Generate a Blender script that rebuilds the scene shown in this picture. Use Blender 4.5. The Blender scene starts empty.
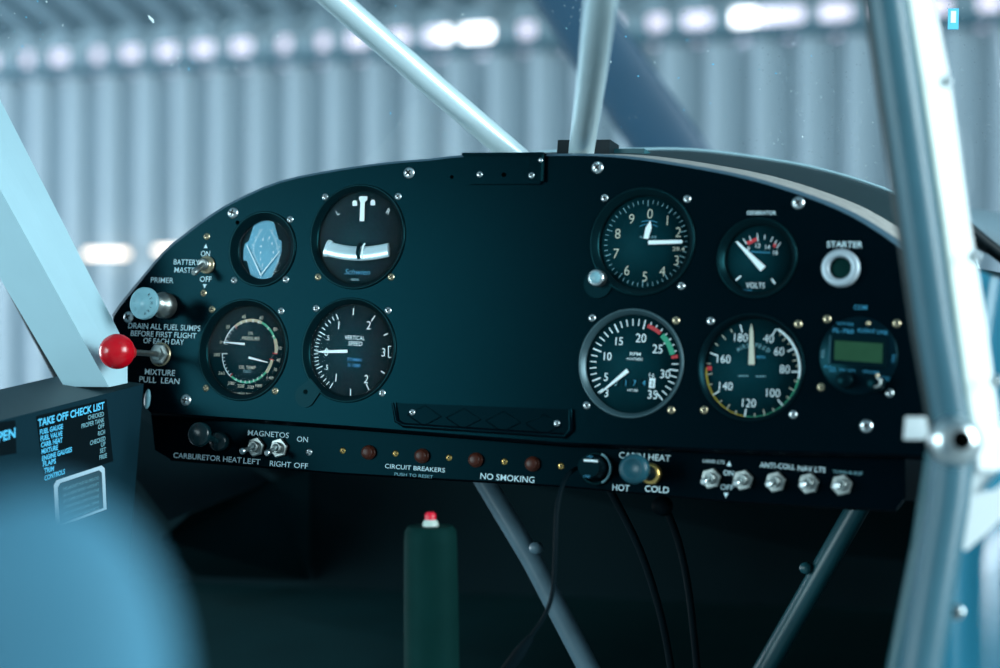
import bpy, bmesh, math, random
from math import sin, cos, radians as rad, pi
from mathutils import Matrix, Vector
random.seed(7)
S = bpy.context.scene
COL = S.collection
F = 1700.0
# ---------------------------------------------------------------- camera and the aircraft's frame
# aircraft frame (millimetres): origin on the instrument panel, X right, Y up, Z out of the panel towards the seat
R = Matrix(((0.9207825268, 0.0743492332, -0.3829252275),
            (-0.0366814019, 0.9938210939, 0.1047573767),
            (0.3883477988, -0.0824125278, 0.9178203322)))
T = Vector((0, 0, -1257.12))
RT = R.transposed()
CAMP = -(RT @ T)
CAMW = Vector((0, 0, 1.5))
W3 = Matrix(((1, 0, 0), (0, 0, -1), (0, 1, 0)))
MA = Matrix.Translation(CAMW + W3 @ (T * 0.001)) @ (W3 @ R).to_4x4()
LF = Vector((-0.0226, 0.2162, -0.9761))            # the fuselage's forward direction in the aircraft frame


def ray(u, v):
    return RT @ Vector(((u - 500) / F, -(v - 334) / F, -1))


def un(u, v, z=0.0):
    d = ray(u, v)
    return CAMP + d * ((z - CAMP.z) / d.z)


def unx(u, v, x):
    d = ray(u, v)
    return CAMP + d * ((x - CAMP.x) / d.x)


def at(u, v, depth):
    return CAMP + ray(u, v) * depth


def wcam(u, v, depth):                              # metres, world frame
    return CAMW + Vector(((u - 500) / F * depth, depth, -(v - 334) / F * depth))


# ---------------------------------------------------------------- materials
MATS = {}


def mat(name, col, rough=0.5, metal=0.0, spec=0.5, noise=0.0, nscale=300.0, bump=0.0, bscale=None, emit=None, stretch=None, coat=0.0, tint=None):
    m = bpy.data.materials.new(name)
    m.use_nodes = True
    nt = m.node_tree
    b = nt.nodes['Principled BSDF']
    b.inputs['Base Color'].default_value = (*col, 1)
    b.inputs['Roughness'].default_value = rough
    b.inputs['Metallic'].default_value = metal
    b.inputs['Specular IOR Level'].default_value = spec
    b.inputs['Coat Weight'].default_value = coat
    if tint: b.inputs['Specular Tint'].default_value = (*tint, 1)
    tc = nt.nodes.new('ShaderNodeTexCoord')
    mp = nt.nodes.new('ShaderNodeMapping')
    nt.links.new(tc.outputs['Object'], mp.inputs[0])
    if stretch:
        mp.inputs['Scale'].default_value = stretch
    if noise:
        n = nt.nodes.new('ShaderNodeTexNoise')
        n.inputs['Scale'].default_value = nscale
        n.inputs['Detail'].default_value = 5
        nt.links.new(mp.outputs[0], n.inputs['Vector'])
        r = nt.nodes.new('ShaderNodeMapRange')
        r.inputs[3].default_value = 1 - noise
        r.inputs[4].default_value = 1 + noise
        nt.links.new(n.outputs[0], r.inputs[0])
        mx = nt.nodes.new('ShaderNodeVectorMath')
        mx.operation = 'SCALE'
        mx.inputs[0].default_value = col
        nt.links.new(r.outputs[0], mx.inputs['Scale'])
        nt.links.new(mx.outputs[0], b.inputs['Base Color'])
    if bump:
        n2 = nt.nodes.new('ShaderNodeTexNoise')
        n2.inputs['Scale'].default_value = bscale or nscale
        n2.inputs['Detail'].default_value = 4
        nt.links.new(mp.outputs[0], n2.inputs['Vector'])
        bp = nt.nodes.new('ShaderNodeBump')
        bp.inputs['Strength'].default_value = bump
        bp.inputs['Distance'].default_value = 0.001
        nt.links.new(n2.outputs[0], bp.inputs['Height'])
        nt.links.new(bp.outputs[0], b.inputs['Normal'])
    if emit:
        b.inputs['Emission Color'].default_value = (*emit[0], 1)
        b.inputs['Emission Strength'].default_value = emit[1]
    MATS[name] = m
    return m


mat('panel_paint', (0.0004, 0.0018, 0.0034), 0.21, spec=0.075, tint=(.03, .75, 1), noise=0.15, nscale=120, bump=0.05, bscale=900)
mat('dark_paint', (0.0003, 0.0015, 0.003), 0.24, spec=0.04, tint=(.05, .75, 1), noise=0.2, nscale=60)
mat('black_plastic', (0.0008, 0.004, 0.006), 0.35, spec=0.12, tint=(.1, .8, 1), noise=0.1)
mat('black_rim', (0.001, 0.006, 0.008), 0.28, spec=0.16, tint=(.1, .85, 1), noise=0.1)
mat('grey_rim', (0.035, 0.08, 0.095), 0.35, metal=0.4, noise=0.15)
mat('dial_black', (0.001, 0.019, 0.025), 0.6, spec=0.15, tint=(.1, .8, 1), noise=0.2, nscale=90)
mat('hole', (0.0005, 0.001, 0.001), 0.9, spec=0)
mat('white_paint', (0.66, 0.86, 0.92), 0.6, noise=0.1, nscale=500)
mat('white_dial', (0.78, 0.92, 0.95), 0.6)
mat('dim_paint', (0.16, 0.36, 0.42), 0.6)
mat('pale_lettering', (0.02, 0.27, 0.45), 0.6)
mat('cream_dial', (0.50, 0.52, 0.42), 0.6)
mat('tan_arc', (0.38, 0.36, 0.24), 0.6)
mat('green_arc', (0.01, 0.34, 0.19), 0.6)
mat('yellow_arc', (0.55, 0.43, 0.05), 0.6)
mat('red_arc', (0.55, 0.02, 0.03), 0.6)
mat('steel', (0.62, 0.70, 0.72), 0.28, metal=1.0, noise=0.2, nscale=600)
mat('dull_steel', (0.34, 0.38, 0.37), 0.38, metal=1.0, noise=0.25, nscale=500)
mat('brass', (0.62, 0.52, 0.34), 0.32, metal=1.0, noise=0.25, nscale=600)
mat('gold', (0.75, 0.50, 0.16), 0.3, metal=1.0, noise=0.3, nscale=700)
mat('screw_recess', (0.01, 0.012, 0.012), 0.8)
mat('red_knob', (0.50, 0.002, 0.010), 0.22, spec=0.5, noise=0.08)
mat('red_button', (0.85, 0.01, 0.04), 0.35)
mat('knob_grey', (0.17, 0.36, 0.42), 0.4, spec=0.4, noise=0.08)
mat('knob_teal', (0.008, 0.065, 0.09), 0.35, spec=0.3, noise=0.1)
mat('knob_dark', (0.002, 0.014, 0.018), 0.25, spec=0.3)
mat('breaker_brown', (0.055, 0.014, 0.008), 0.4, spec=0.25, noise=0.2)
mat('lcd', (0.020, 0.070, 0.036), 0.7, spec=.05, noise=0.12, nscale=120)
mat('lcd_bezel', (0.0008, 0.006, 0.010), 0.3, spec=.12, tint=(.1, .8, 1))
mat('blue_reflection', (0.05, 0.30, 0.44), 0.5, noise=0.25, nscale=40)
mat('blue_ink', (0.0, 0.25, 0.55), 0.6)
mat('white_tube', (0.60, 0.78, 0.84), 0.25, metal=.35, spec=0.6, noise=0.06, nscale=80)
mat('window_post', (0.40, 0.62, 0.70), 0.35, noise=0.05, nscale=30)
mat('grey_tube', (0.040, 0.12, 0.16), 0.35, spec=0.4, noise=0.12, nscale=40)
mat('cream_tube', (0.60, 0.72, 0.66), 0.3)
mat('door_white', (0.85, 0.93, 0.95), 0.35, noise=0.03)
mat('blue_skin', (0.03, 0.24, 0.36), 0.2, spec=0.6, noise=0.15, nscale=12)
mat('deck_vinyl', (0.38, 0.38, 0.36), 0.7, noise=0.75, nscale=110, stretch=(1, 1, 5), bump=0.5, bscale=500)
mat('deck_piping', (0.045, 0.10, 0.14), 0.45, noise=0.1)
mat('deck_dark', (0.003, 0.020, 0.024), 0.5, noise=0.1)
mat('sill_dark', (0.012, 0.040, 0.050), 0.45, spec=0.3, noise=0.15, nscale=30)
mat('side_paint', (0.002, 0.022, 0.034), 0.5, spec=0.2, noise=0.1, nscale=30)
mat('placard_black', (0.001, 0.006, 0.009), 0.4, spec=0.2)
mat('placard_letter', (0.10, 0.55, 0.85), 0.5)
mat('placard_rim', (0.45, 0.62, 0.72), 0.4)
mat('placard_plate', (0.03, 0.07, 0.09), 0.35)
mat('satin_metal', (0.36, 0.44, 0.49), 0.5, metal=0.5, noise=.1)
mat('grip_green', (0.003, 0.022, 0.020), 0.6, spec=.1, tint=(.2, .9, .9), noise=0.25, nscale=50, bump=0.2, bscale=300)
mat('tube_teal', (0.012, 0.085, 0.105), 0.35, noise=0.2, nscale=60)
mat('tube_grey', (0.12, 0.21, 0.26), 0.35, noise=0.25, nscale=50)
mat('rubber', (0.0006, 0.006, 0.009), 0.6, spec=0.06)
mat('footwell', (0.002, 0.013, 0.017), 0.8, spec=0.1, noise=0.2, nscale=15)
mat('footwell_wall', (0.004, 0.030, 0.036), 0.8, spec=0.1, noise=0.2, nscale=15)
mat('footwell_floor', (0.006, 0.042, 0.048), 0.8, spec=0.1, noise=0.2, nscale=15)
mat('seat_cloth', (0.050, 0.20, 0.30), 0.8, noise=0.3, nscale=10, bump=0.2, bscale=250)
mat('prop_paint', (0.006, 0.050, 0.10), 0.45, noise=0.2, nscale=8)
mat('bracket_paint', (0.004, 0.012, 0.016), 0.5, spec=0.2)
mat('sheet_metal', (0.265, 0.355, 0.415), 0.45, metal=0.0, spec=0.5, noise=0.10, nscale=4, stretch=(3, 3, 0.4))
mat('roof_metal', (0.17, 0.26, 0.31), 0.5, noise=0.2, nscale=1.5)
mat('girder', (0.03, 0.10, 0.14), 0.6, noise=0.2, nscale=5)
mat('concrete', (0.22, 0.25, 0.26), 0.8, noise=0.2, nscale=2)
mat('eave_daylight', (0.8, 0.8, 0.9), 0.5, emit=((0.90, 0.84, 1.0), 1.15))
mat('eave_daylight_bright', (0.8, 0.8, 0.9), 0.5, emit=((0.95, 0.97, 1.0), 4.5))
mat('daylight_pane', (0.9, 0.8, 0.7), 0.5, emit=((1.0, 0.80, 0.64), 3.2))


def glass(name, gloss=0.05, dust=0.0, haze=0.0, tint=(1, 1, 1), rough=0.02, dscale=140, thr=0.10):
    m = bpy.data.materials.new(name)
    m.use_nodes = True
    nt = m.node_tree
    nt.nodes.clear()
    N = nt.nodes.new
    out = N('ShaderNodeOutputMaterial')
    tr = N('ShaderNodeBsdfTransparent'); tr.inputs[0].default_value = (*tint, 1)
    gl = N('ShaderNodeBsdfGlossy'); gl.inputs['Roughness'].default_value = rough
    mx = N('ShaderNodeMixShader'); mx.inputs[0].default_value = gloss
    nt.links.new(tr.outputs[0], mx.inputs[1]); nt.links.new(gl.outputs[0], mx.inputs[2])
    last = mx
    if dust:
        tc = N('ShaderNodeTexCoord')
        vo = N('ShaderNodeTexVoronoi'); vo.inputs['Scale'].default_value = dscale
        nt.links.new(tc.outputs['Object'], vo.inputs['Vector'])
        lt = N('ShaderNodeMapRange'); lt.inputs[1].default_value = thr; lt.inputs[2].default_value = thr * 0.5
        lt.inputs[3].default_value = 0; lt.inputs[4].default_value = 1
        nt.links.new(vo.outputs['Distance'], lt.inputs[0])
        nz = N('ShaderNodeTexNoise'); nz.inputs['Scale'].default_value = 9
        nt.links.new(tc.outputs['Object'], nz.inputs['Vector'])
        th = N('ShaderNodeMapRange'); th.inputs[1].default_value = 0.48; th.inputs[2].default_value = 0.62
        nt.links.new(nz.outputs[0], th.inputs[0])
        mu = N('ShaderNodeMath'); mu.operation = 'MULTIPLY'
        nt.links.new(lt.outputs[0], mu.inputs[0]); nt.links.new(th.outputs[0], mu.inputs[1])
        m2 = N('ShaderNodeMath'); m2.operation = 'MULTIPLY_ADD'; m2.inputs[1].default_value = dust; m2.inputs[2].default_value = haze
        nt.links.new(mu.outputs[0], m2.inputs[0])
        df = N('ShaderNodeBsdfDiffuse'); df.inputs[0].default_value = (0.75, 0.9, 0.95, 1)
        m3 = N('ShaderNodeMixShader')
        nt.links.new(m2.outputs[0], m3.inputs[0]); nt.links.new(mx.outputs[0], m3.inputs[1]); nt.links.new(df.outputs[0], m3.inputs[2])
        last = m3
    nt.links.new(last.outputs[0], out.inputs[0])
    MATS[name] = m
    return m


glass('dial_glass', 0.0012, rough=0.0)
glass('tube_glass', 0.12, tint=(0.9, 0.97, 1.0), rough=0.05)
glass('windshield_glass', 0.004, dust=0.55, haze=0.012, dscale=210, thr=0.17)


# ---------------------------------------------------------------- mesh builder (millimetres in, metres out)
class MB:
    def __init__(self):
        self.v, self.f, self.m, self.sm, self.mats = [], [], [], [], []

    def mi(self, name):
        if name not in self.mats:
            self.mats.append(name)
        return self.mats.index(name)

    def add(self, verts, faces, m, smooth=False, M=None):
        o = len(self.v)
        for p in verts:
            p = Vector(p)
            self.v.append(M @ p if M else p)
        k = self.mi(m)
        for f in faces:
            self.f.append([o + i for i in f]); self.m.append(k); self.sm.append(smooth)
        return self

    def box(self, c, s, m, M=None):
        x, y, z = s[0] / 2, s[1] / 2, s[2] / 2
        vs = [(c[0] + a * x, c[1] + b * y, c[2] + d * z) for d in (-1, 1) for b in (-1, 1) for a in (-1, 1)]
        fs = [(0, 2, 3, 1), (4, 5, 7, 6), (0, 1, 5, 4), (2, 6, 7, 3), (0, 4, 6, 2), (1, 3, 7, 5)]
        return self.add(vs, fs, m, False, M)

    def lathe(self, prof, m, seg=64, M=None, smooth=True, sx=1.0, phase=0.0):
        """profile (r, z) turned about Z; r=0 ends are closed"""
        vs, fs, rings = [], [], []
        for r, z in prof:
            if r <= 1e-6:
                rings.append([len(vs)]); vs.append((0, 0, z))
            else:
                rings.append(list(range(len(vs), len(vs) + seg)))
                vs += [(sx * r * cos(2 * pi * i / seg + phase), r * sin(2 * pi * i / seg + phase), z) for i in range(seg)]
        for a, b in zip(rings, rings[1:]):
            for i in range(seg):
                j = (i + 1) % seg
                if len(a) == 1 and len(b) == 1:
                    continue
                if len(a) == 1:
                    fs.append((a[0], b[i], b[j]))
                elif len(b) == 1:
                    fs.append((a[i], a[j], b[0]))
                else:
                    fs.append((a[i], a[j], b[j], b[i]))
        return self.add(vs, fs, m, smooth, M)

    def tube(self, pts, rad_, m, seg=20, caps=True, flat=1.0):
        pts = [Vector(p) for p in pts]
        rs = rad_ if isinstance(rad_, (list, tuple)) else [rad_] * len(pts)
        vs, fs = [], []
        t0 = (pts[1] - pts[0]).normalized()
        n = t0.cross(Vector((0.31, 0.17, 0.93))).normalized()
        for i, p in enumerate(pts):
            a = pts[max(i - 1, 0)]; b = pts[min(i + 1, len(pts) - 1)]
            t = (b - a).normalized()
            n = (n - t * n.dot(t)).normalized()
            bn = t.cross(n)
            for k in range(seg):
                an = 2 * pi * k / seg
                vs.append(p + (n * cos(an) + bn * sin(an) * flat) * rs[i])
        for i in range(len(pts) - 1):
            for k in range(seg):
                j = (k + 1) % seg
                fs.append((i * seg + k, i * seg + j, (i + 1) * seg + j, (i + 1) * seg + k))
        self.add(vs, fs, m, True)
        if caps:
            self.add(vs[:seg], [tuple(range(seg))[::-1]], m)
            self.add(vs[-seg:], [tuple(range(seg))], m)
        return self

    def poly(self, pts, z0, z1, m, M=None, kk=False):
        """prism of a 2D outline between z0 and z1"""
        if kk: pts = [K(*p) for p in pts]
        n = len(pts)
        vs = [(x, y, z0) for x, y in pts] + [(x, y, z1) for x, y in pts]
        fs = [tuple(range(n))[::-1], tuple(range(n, 2 * n))] + [(i, (i + 1) % n, n + (i + 1) % n, n + i) for i in range(n)]
        return self.add(vs, fs, m, False, M)

    def loft(self, rows, m, smooth=True, closed=False):
        n = len(rows[0]); vs = [p for r in rows for p in r]; fs = []
        for i in range(len(rows) - 1):
            for k in range(n if closed else n - 1):
                j = (k + 1) % n
                fs.append((i * n + k, i * n + j, (i + 1) * n + j, (i + 1) * n + k))
        return self.add(vs, fs, m, smooth)

    def build(self, name, parent=None, world=False, loc=None):
        me = bpy.data.meshes.new(name)
        s = 1.0 if world else 0.001
        me.from_pydata([tuple(p * s) for p in self.v], [], self.f)
        for k in self.mats:
            me.materials.append(MATS[k])
        me.polygons.foreach_set('material_index', self.m)
        me.polygons.foreach_set('use_smooth', self.sm)
        me.update()
        bm = bmesh.new(); bm.from_mesh(me)
        bmesh.ops.recalc_face_normals(bm, faces=bm.faces)
        bm.to_mesh(me); bm.free()
        o = bpy.data.objects.new(name, me); COL.objects.link(o)
        if parent:
            o.parent = parent
            if loc is not None: o.location = Vector(loc) * 0.001
        elif not world:
            o.matrix_world = MA @ Matrix.Translation(Vector(loc or (0, 0, 0)) * 0.001)
        return o


def tag(o, label=None, cat=None, group=None, kind=None):
    for k, v in (('label', label), ('category', cat), ('group', group), ('kind', kind)):
        if v: o[k] = v
    return o


def thing(name, label, cat, loc, group=None, rot=None):
    o = bpy.data.objects.new(name, None); COL.objects.link(o)
    o.empty_display_size = 0.02
    m = MA @ Matrix.Translation(Vector(loc) * 0.001)
    if rot: m = m @ rot
    o.matrix_world = m
    return tag(o, label, cat, group)


def twin(o, parent, loc, rz=None):
    c = o.copy(); COL.objects.link(c); c.parent = parent; c.location = Vector(loc) * 0.001
    if rz is not None: c.rotation_euler = (0, 0, rz)
    for ch in o.children:
        d = ch.copy(); COL.objects.link(d); d.parent = c
    return c


def copy_tree(o, parent=None):
    c = o.copy(); COL.objects.link(c)
    if parent: c.parent = parent
    for ch in o.children: copy_tree(ch, c)
    return c


# ---------------------------------------------------------------- lettering
TC = {}


def glyphs(s, bold=0.02):
    key = (s, bold)
    if key in TC: return TC[key]
    cu = bpy.data.curves.new('t', 'FONT'); cu.body = s; cu.size = 1; cu.offset = bold; cu.resolution_u = 3
    ob = bpy.data.objects.new('t', cu); COL.objects.link(ob)
    dg = bpy.context.evaluated_depsgraph_get(); dg.update()
    me = bpy.data.meshes.new_from_object(ob.evaluated_get(dg))
    vs = [(v.co.x, v.co.y) for v in me.vertices]; fs = [tuple(p.vertices) for p in me.polygons]
    bpy.data.objects.remove(ob); bpy.data.curves.remove(cu); bpy.data.meshes.remove(me)
    xs = [v[0] for v in vs] or [0, 1]
    TC[key] = (vs, fs, min(xs), max(xs))
    return TC[key]


CAP = 0.729
CUR = None


def setcur(center, U0, V0, sc, cx, kx, cy, ky, r, Z):
    """dial drawing coordinates: where a mark measured on the photo lies on the dial plane"""
    global CUR
    def f(x, y):
        p = un(U0 + (cx + x * kx / r) / sc, V0 + (cy - y * ky / r) / sc, Z)
        return p.x - center[0], p.y - center[1]
    CUR = f


def K(x, y):
    return CUR(x, y) if CUR else (x, y)




def text(mb, s, x, y, h, m, z=0.12, w=None, rot=0.0, bold=0.004, M=None, shear=0.0):
    """centred at x, y; cap height h; optional overall width w (all mm)"""
    x, y = K(x, y)
    vs, fs, x0, x1 = glyphs(s, bold)
    ky = h / CAP
    kx = (w / (x1 - x0)) if w else ky * 0.92
    c, sn = cos(rot), sin(rot)
    out = []
    for a, b in vs:
        p = (a - (x0 + x1) / 2) * kx; q = (b - CAP / 2) * ky
        p += q * shear
        out.append((x + p * c - q * sn, y + p * sn + q * c, z))
    mb.add(out, fs, m, False, M)


def ptext(mb, s, u0, u1, v0, v1, hpx, m='white_paint', Z=0.0, org=(0, 0, 0), z=0.08, bold=0.02):
    """lettering whose centre line runs from (u0,v0) to (u1,v1) in the photo, painted on the plane Z"""
    a, b = un(u0, v0, Z), un(u1, v1, Z)
    c = (a + b) / 2
    h = (un((u0 + u1) / 2, (v0 + v1) / 2 - hpx / 2, Z) - un((u0 + u1) / 2, (v0 + v1) / 2 + hpx / 2, Z)).length
    text(mb, s, c.x - org[0], c.y - org[1], h, m, z=z, w=(b - a).length, bold=bold)


def bar(mb, x0, y0, x1, y1, w0, w1, m, z=0.2, t=0.0, k=True):
    if k:
        x0, y0 = K(x0, y0); x1, y1 = K(x1, y1)
    d = Vector((x1 - x0, y1 - y0)); n = Vector((-d.y, d.x)).normalized()
    pts = [(x0 + n.x * w0 / 2, y0 + n.y * w0 / 2), (x0 - n.x * w0 / 2, y0 - n.y * w0 / 2),
           (x1 - n.x * w1 / 2, y1 - n.y * w1 / 2), (x1 + n.x * w1 / 2, y1 + n.y * w1 / 2)]
    if t:
        mb.poly(pts, z, z + t, m)
    else:
        mb.add([(x, y, z) for x, y in pts], [(0, 1, 2, 3)], m)


def pol(a, r, c=(0, 0)):
    """a in degrees clockwise from twelve o'clock"""
    return c[0] + r * sin(rad(a)), c[1] + r * cos(rad(a))


def tick(mb, a, r0, r1, w, m, c=(0, 0), z=0.2):
    c = K(*c)
    p, q = pol(a, r0, c), pol(a, r1, c)
    bar(mb, *p, *q, w, w, m, z, k=False)


def arc(mb, a0, a1, r0, r1, m, c=(0, 0), z=0.15):
    c = K(*c)
    n = max(3, int(abs(a1 - a0) / 3))
    vs, fs = [], []
    for i in range(n + 1):
        a = a0 + (a1 - a0) * i / n
        vs += [(*pol(a, r0, c), z), (*pol(a, r1, c), z)]
    fs = [(2 * i, 2 * i + 1, 2 * i + 3, 2 * i + 2) for i in range(n)]
    mb.add(vs, fs, m)


# ---------------------------------------------------------------- screws (one of each kind, then copies)
def screw_mesh(r, m, name='mounting_screw'):
    mb = MB()
    h = r * 0.42
    mb.lathe([(0, h), (r * .45, h * .95), (r * .78, h * .66), (r, h * .1), (r, -0.3)], m, 28)
    for a in (20, 110):
        M = Matrix.Rotation(rad(a), 4, 'Z')
        mb.box((0, 0, h * 0.97), (r * 1.15, r * 0.30, 0.22), 'screw_recess', M)
    mb.lathe([(0, h * .99 + .06), (r * .27, h * .98 + .06), (r * .27, h * .8)], 'screw_recess', 12)
    o = mb.build(name)
    COL.objects.unlink(o)
    return o


SC = {k: screw_mesh(2.9, k) for k in ('steel', 'brass')}
SC['big'] = screw_mesh(4.7, 'steel')
SC['gold'] = screw_mesh(2.6, 'gold')
SC['rivet'] = screw_mesh(2.5, 'steel')


def screw(kind, parent, loc, label=None):
    s = SC[kind]
    c = s.copy(); COL.objects.link(c); c.parent = parent
    c.matrix_local = Matrix.Translation(Vector(loc) * 0.001) @ Matrix.Rotation(random.uniform(0, 3), 4, 'Z')
    if label: c['label'] = label
    return c


# ================================================================= INSTRUMENT PANEL
# gauges: centre (mm), outer radius, glass radius
GA = {
    'small': (-208.5, 59.9, 30.2, 23.5), 'turn': (-125.0, 70.9, 41.0, 36.3), 'oil': (-218.2, -20.6, 40.5, 35.0),
    'vsi': (-124.6, -17.0, 40.5, 35.6), 'alt': (105.3, 70.7, 39.5, 34.0), 'tach': (103.1, -17.3, 39.5, 35.5),
    'volt': (190.2, 60.5, 28.8, 24.0), 'asi': (190.7, -16.2, 38.0, 34.5), 'com': (264.4, -5.0, 27.0, 26.0)}

panel = thing('instrument_panel', 'arched black instrument panel with white lettering across the cockpit', 'instrument panel', (0, 0, 0))
ARCH = [(113, 318), (121, 306), (138, 285), (163, 255), (184, 237), (208, 219), (234, 203), (280, 183), (338, 171), (389, 164), (430, 160.6), (465, 157),
        (545, 156), (594, 156), (640, 160), (700, 169.5), (746, 179), (792, 192.5), (838, 210), (872.5, 229), (902, 251), (925, 280), (938, 315)]


def smooth_pts(pts, k=3):
    out = []
    n = len(pts)
    for i in range(n - 1):
        p0, p1, p2, p3 = pts[max(i - 1, 0)], pts[i], pts[i + 1], pts[min(i + 2, n - 1)]
        for j in range(k):
            t = j / k
            out.append(0.5 * ((2 * p1) + (p2 - p0) * t + (2 * p0 - 5 * p1 + 4 * p2 - p3) * t * t + (3 * p1 - p0 - 3 * p2 + p3) * t ** 3))
    out.append(pts[-1])
    return out


AR = smooth_pts([un(*q) for q in ARCH])


def flat_with_holes(outline, holes, depth):
    """plate filled between an outline and round holes, front face at z=0"""
    cu = bpy.data.curves.new('p', 'CURVE'); cu.dimensions = '2D'; cu.fill_mode = 'BOTH'; cu.extrude = depth / 2

    def spl(pts):
        s = cu.splines.new('POLY'); s.points.add(len(pts) - 1)
        for p, q in zip(s.points, pts): p.co = (q[0], q[1], 0, 1)
        s.use_cyclic_u = True
    spl(outline)
    for x, y, r in holes:
        spl([(x + r * cos(2 * pi * i / 72), y + r * sin(2 * pi * i / 72)) for i in range(72)])
    ob = bpy.data.objects.new('p', cu); COL.objects.link(ob)
    dg = bpy.context.evaluated_depsgraph_get(); dg.update()
    me = bpy.data.meshes.new_from_object(ob.evaluated_get(dg))
    vs = [(v.co.x, v.co.y, v.co.z - depth / 2) for v in me.vertices]; fs = [tuple(p.vertices) for p in me.polygons]
    bpy.data.objects.remove(ob); bpy.data.curves.remove(cu); bpy.data.meshes.remove(me)
    return vs, fs


BOT = [un(*q) for q in ((945, 452), (935, 456), (903, 454), (720, 449), (560, 442), (340, 425), (240, 418), (150, 412))]
outline = [(p.x, p.y) for p in AR] + [(p.x, p.y) for p in BOT] + [(un(128, 370).x - 12, un(128, 370).y)]
holes = [(g[0], g[1], g[2] - 0.4) for k, g in GA.items()]
vs, fs = flat_with_holes(outline, holes, 2.5)
mb = MB(); mb.add(vs, fs, 'panel_paint')
mb.build('panel_face', panel)
# folded lip under the panel
lip = MB()
b3 = [Vector((p.x, p.y, 0)) for p in BOT[1:]]
lip.loft([[p + Vector((0, 0.6, -0.3)) for p in b3], [p + Vector((0, -2.2, -2)) for p in b3], [p + Vector((0, -3, -14)) for p in b3]], 'dark_paint')
lip.build('lower_lip', panel)
# edge trim along the arch
for (u, v) in ((233, 213), (409, 173), (597.3, 167.7), (798, 203), (866, 426), (186, 400), (128.5, 317)):
    screw('big', panel, un(u, v))
screw('brass', panel, un(206.8, 236.5), 'small brass screw')
screw('brass', panel, un(203.5, 293), 'small brass screw')
# bare holes
for (u, v, r) in ((451.8, 177, 1.5), (237.5, 222.5, 1.8)):
    p = un(u, v); MB().lathe([(0, .1), (r, .1), (r, -.1)], 'hole', 16).build('screw_hole', panel, loc=(p.x, p.y, 0))


def letter(name, items, parent=panel, Z=0.0, org=(0, 0, 0), m='white_paint', bold=0.002, label=None):
    mb = MB()
    for it in items:
        if it[0] in ('UP', 'DN'):
            _, u, v, hp = it
            c = un(u, v, Z) - Vector(org); k = (un(u, v - hp, Z) - un(u, v, Z)).length / 2
            s = 1 if it[0] == 'UP' else -1
            mb.add([(c.x - k, c.y - s * k, .3), (c.x + k, c.y - s * k, .3), (c.x, c.y + s * k, .3)], [(0, 1, 2)], m)
        else:
            s, u0, u1, v0, v1, hp = it[:6]
            ptext(mb, s, u0, u1, v0, v1, hp, it[6] if len(it) > 6 else m, Z, org, bold=bold)
    o = mb.build(name, parent)
    if label: o['label'] = label
    return o


letter('lettering', [('BATTERY', 174, 199.5, 261.5, 262.5, 5.6), ('MASTER', 174.5, 199, 269.5, 270.5, 5.6)], label='white words BATTERY MASTER')
letter('lettering', [('UP', 206, 246, 4.5), ('ON', 201, 210, 253.3, 253.6, 5.8), ('OFF', 200, 211.5, 278.7, 279.2, 5.8), ('DN', 204.8, 286.5, 4.5)], label='white ON and OFF with arrows')
letter('lettering', [('PRIMER', 151, 173.5, 279.8, 280.2, 5.4)], label='white word PRIMER')
letter('lettering', [('DRAIN ALL FUEL SUMPS', 128.5, 200.5, 325.5, 328, 5.8), ('BEFORE FIRST FLIGHT', 131, 196.5, 333.3, 335.4, 5.6),
                     ('OF EACH DAY', 143.5, 184, 340.6, 341.8, 5.6)], label='white words DRAIN ALL FUEL SUMPS BEFORE FIRST FLIGHT OF EACH DAY')
letter('lettering', [('MIXTURE', 145, 175, 371.7, 372.6, 6), ('PULL  LEAN', 139.5, 179.5, 379.3, 380.8, 6)], label='white words MIXTURE PULL LEAN')
letter('lettering', [('GENERATOR', 747, 776, 212.2, 213.2, 4)], label='white word GENERATOR')
letter('lettering', [('STARTER', 827, 862.5, 243.6, 245, 6.4)], label='white word STARTER')
letter('lettering', [('COM', 854, 867, 307, 307.4, 4.6)], m='pale_lettering', label='pale word COM')

# bracket at the top edge of the panel
tb = MB()
a, b, c, d = un(464, 155), un(545, 156), un(544, 184.5), un(470, 184.5)
tb.poly([(a.x, a.y + 1), (b.x, b.y + 1), (c.x, c.y + 3), (c.x - 3, c.y), (d.x, d.y)], 0.2, 2.4, 'panel_paint')
tb.box(((a.x + b.x) / 2, a.y, -7), (b.x - a.x, 2, 22), 'panel_paint')
p = un(544, 160)
tb.lathe([(0, 5), (1.6, 5), (1.8, 3)], 'steel', 12, Matrix.Translation((p.x - 1, p.y - 1, 0)))
tb.poly([(b.x - 1.2, b.y), (b.x + 0.6, b.y), (c.x + 0.6, c.y + 2), (c.x - 1.2, c.y + 2)], 2.4, 4.2, 'black_rim')
br = tb.build('mounting_bracket', panel); br['label'] = 'small black tab at the top edge'
for u, v in ((480.8, 175), (532.6, 176)): screw('rivet', br, un(u, v) + Vector((0, 0, 2.4)))
p = un(505, 175.3)
MB().lathe([(0, 2.6), (1.8, 2.6), (1.8, 2.3)], 'hole', 16, Matrix.Translation((p.x, p.y, 0))).build('screw_hole', br)
# tray shaped bracket at the bottom edge
tr = MB()
q = [un(*k) for k in ((395, 403), (571, 409.5), (572, 430), (566, 436), (405, 425.5), (398, 421))]
tr.poly([(k.x, k.y) for k in q], 0.2, 1.6, 'dark_paint')


def inset(ps, d):
    cx = sum(k.x for k in ps) / len(ps); cy = sum(k.y for k in ps) / len(ps)
    return [(k.x - d * (1 if k.x > cx else -1), k.y - d * (1 if k.y > cy else -1)) for k in ps]


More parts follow.
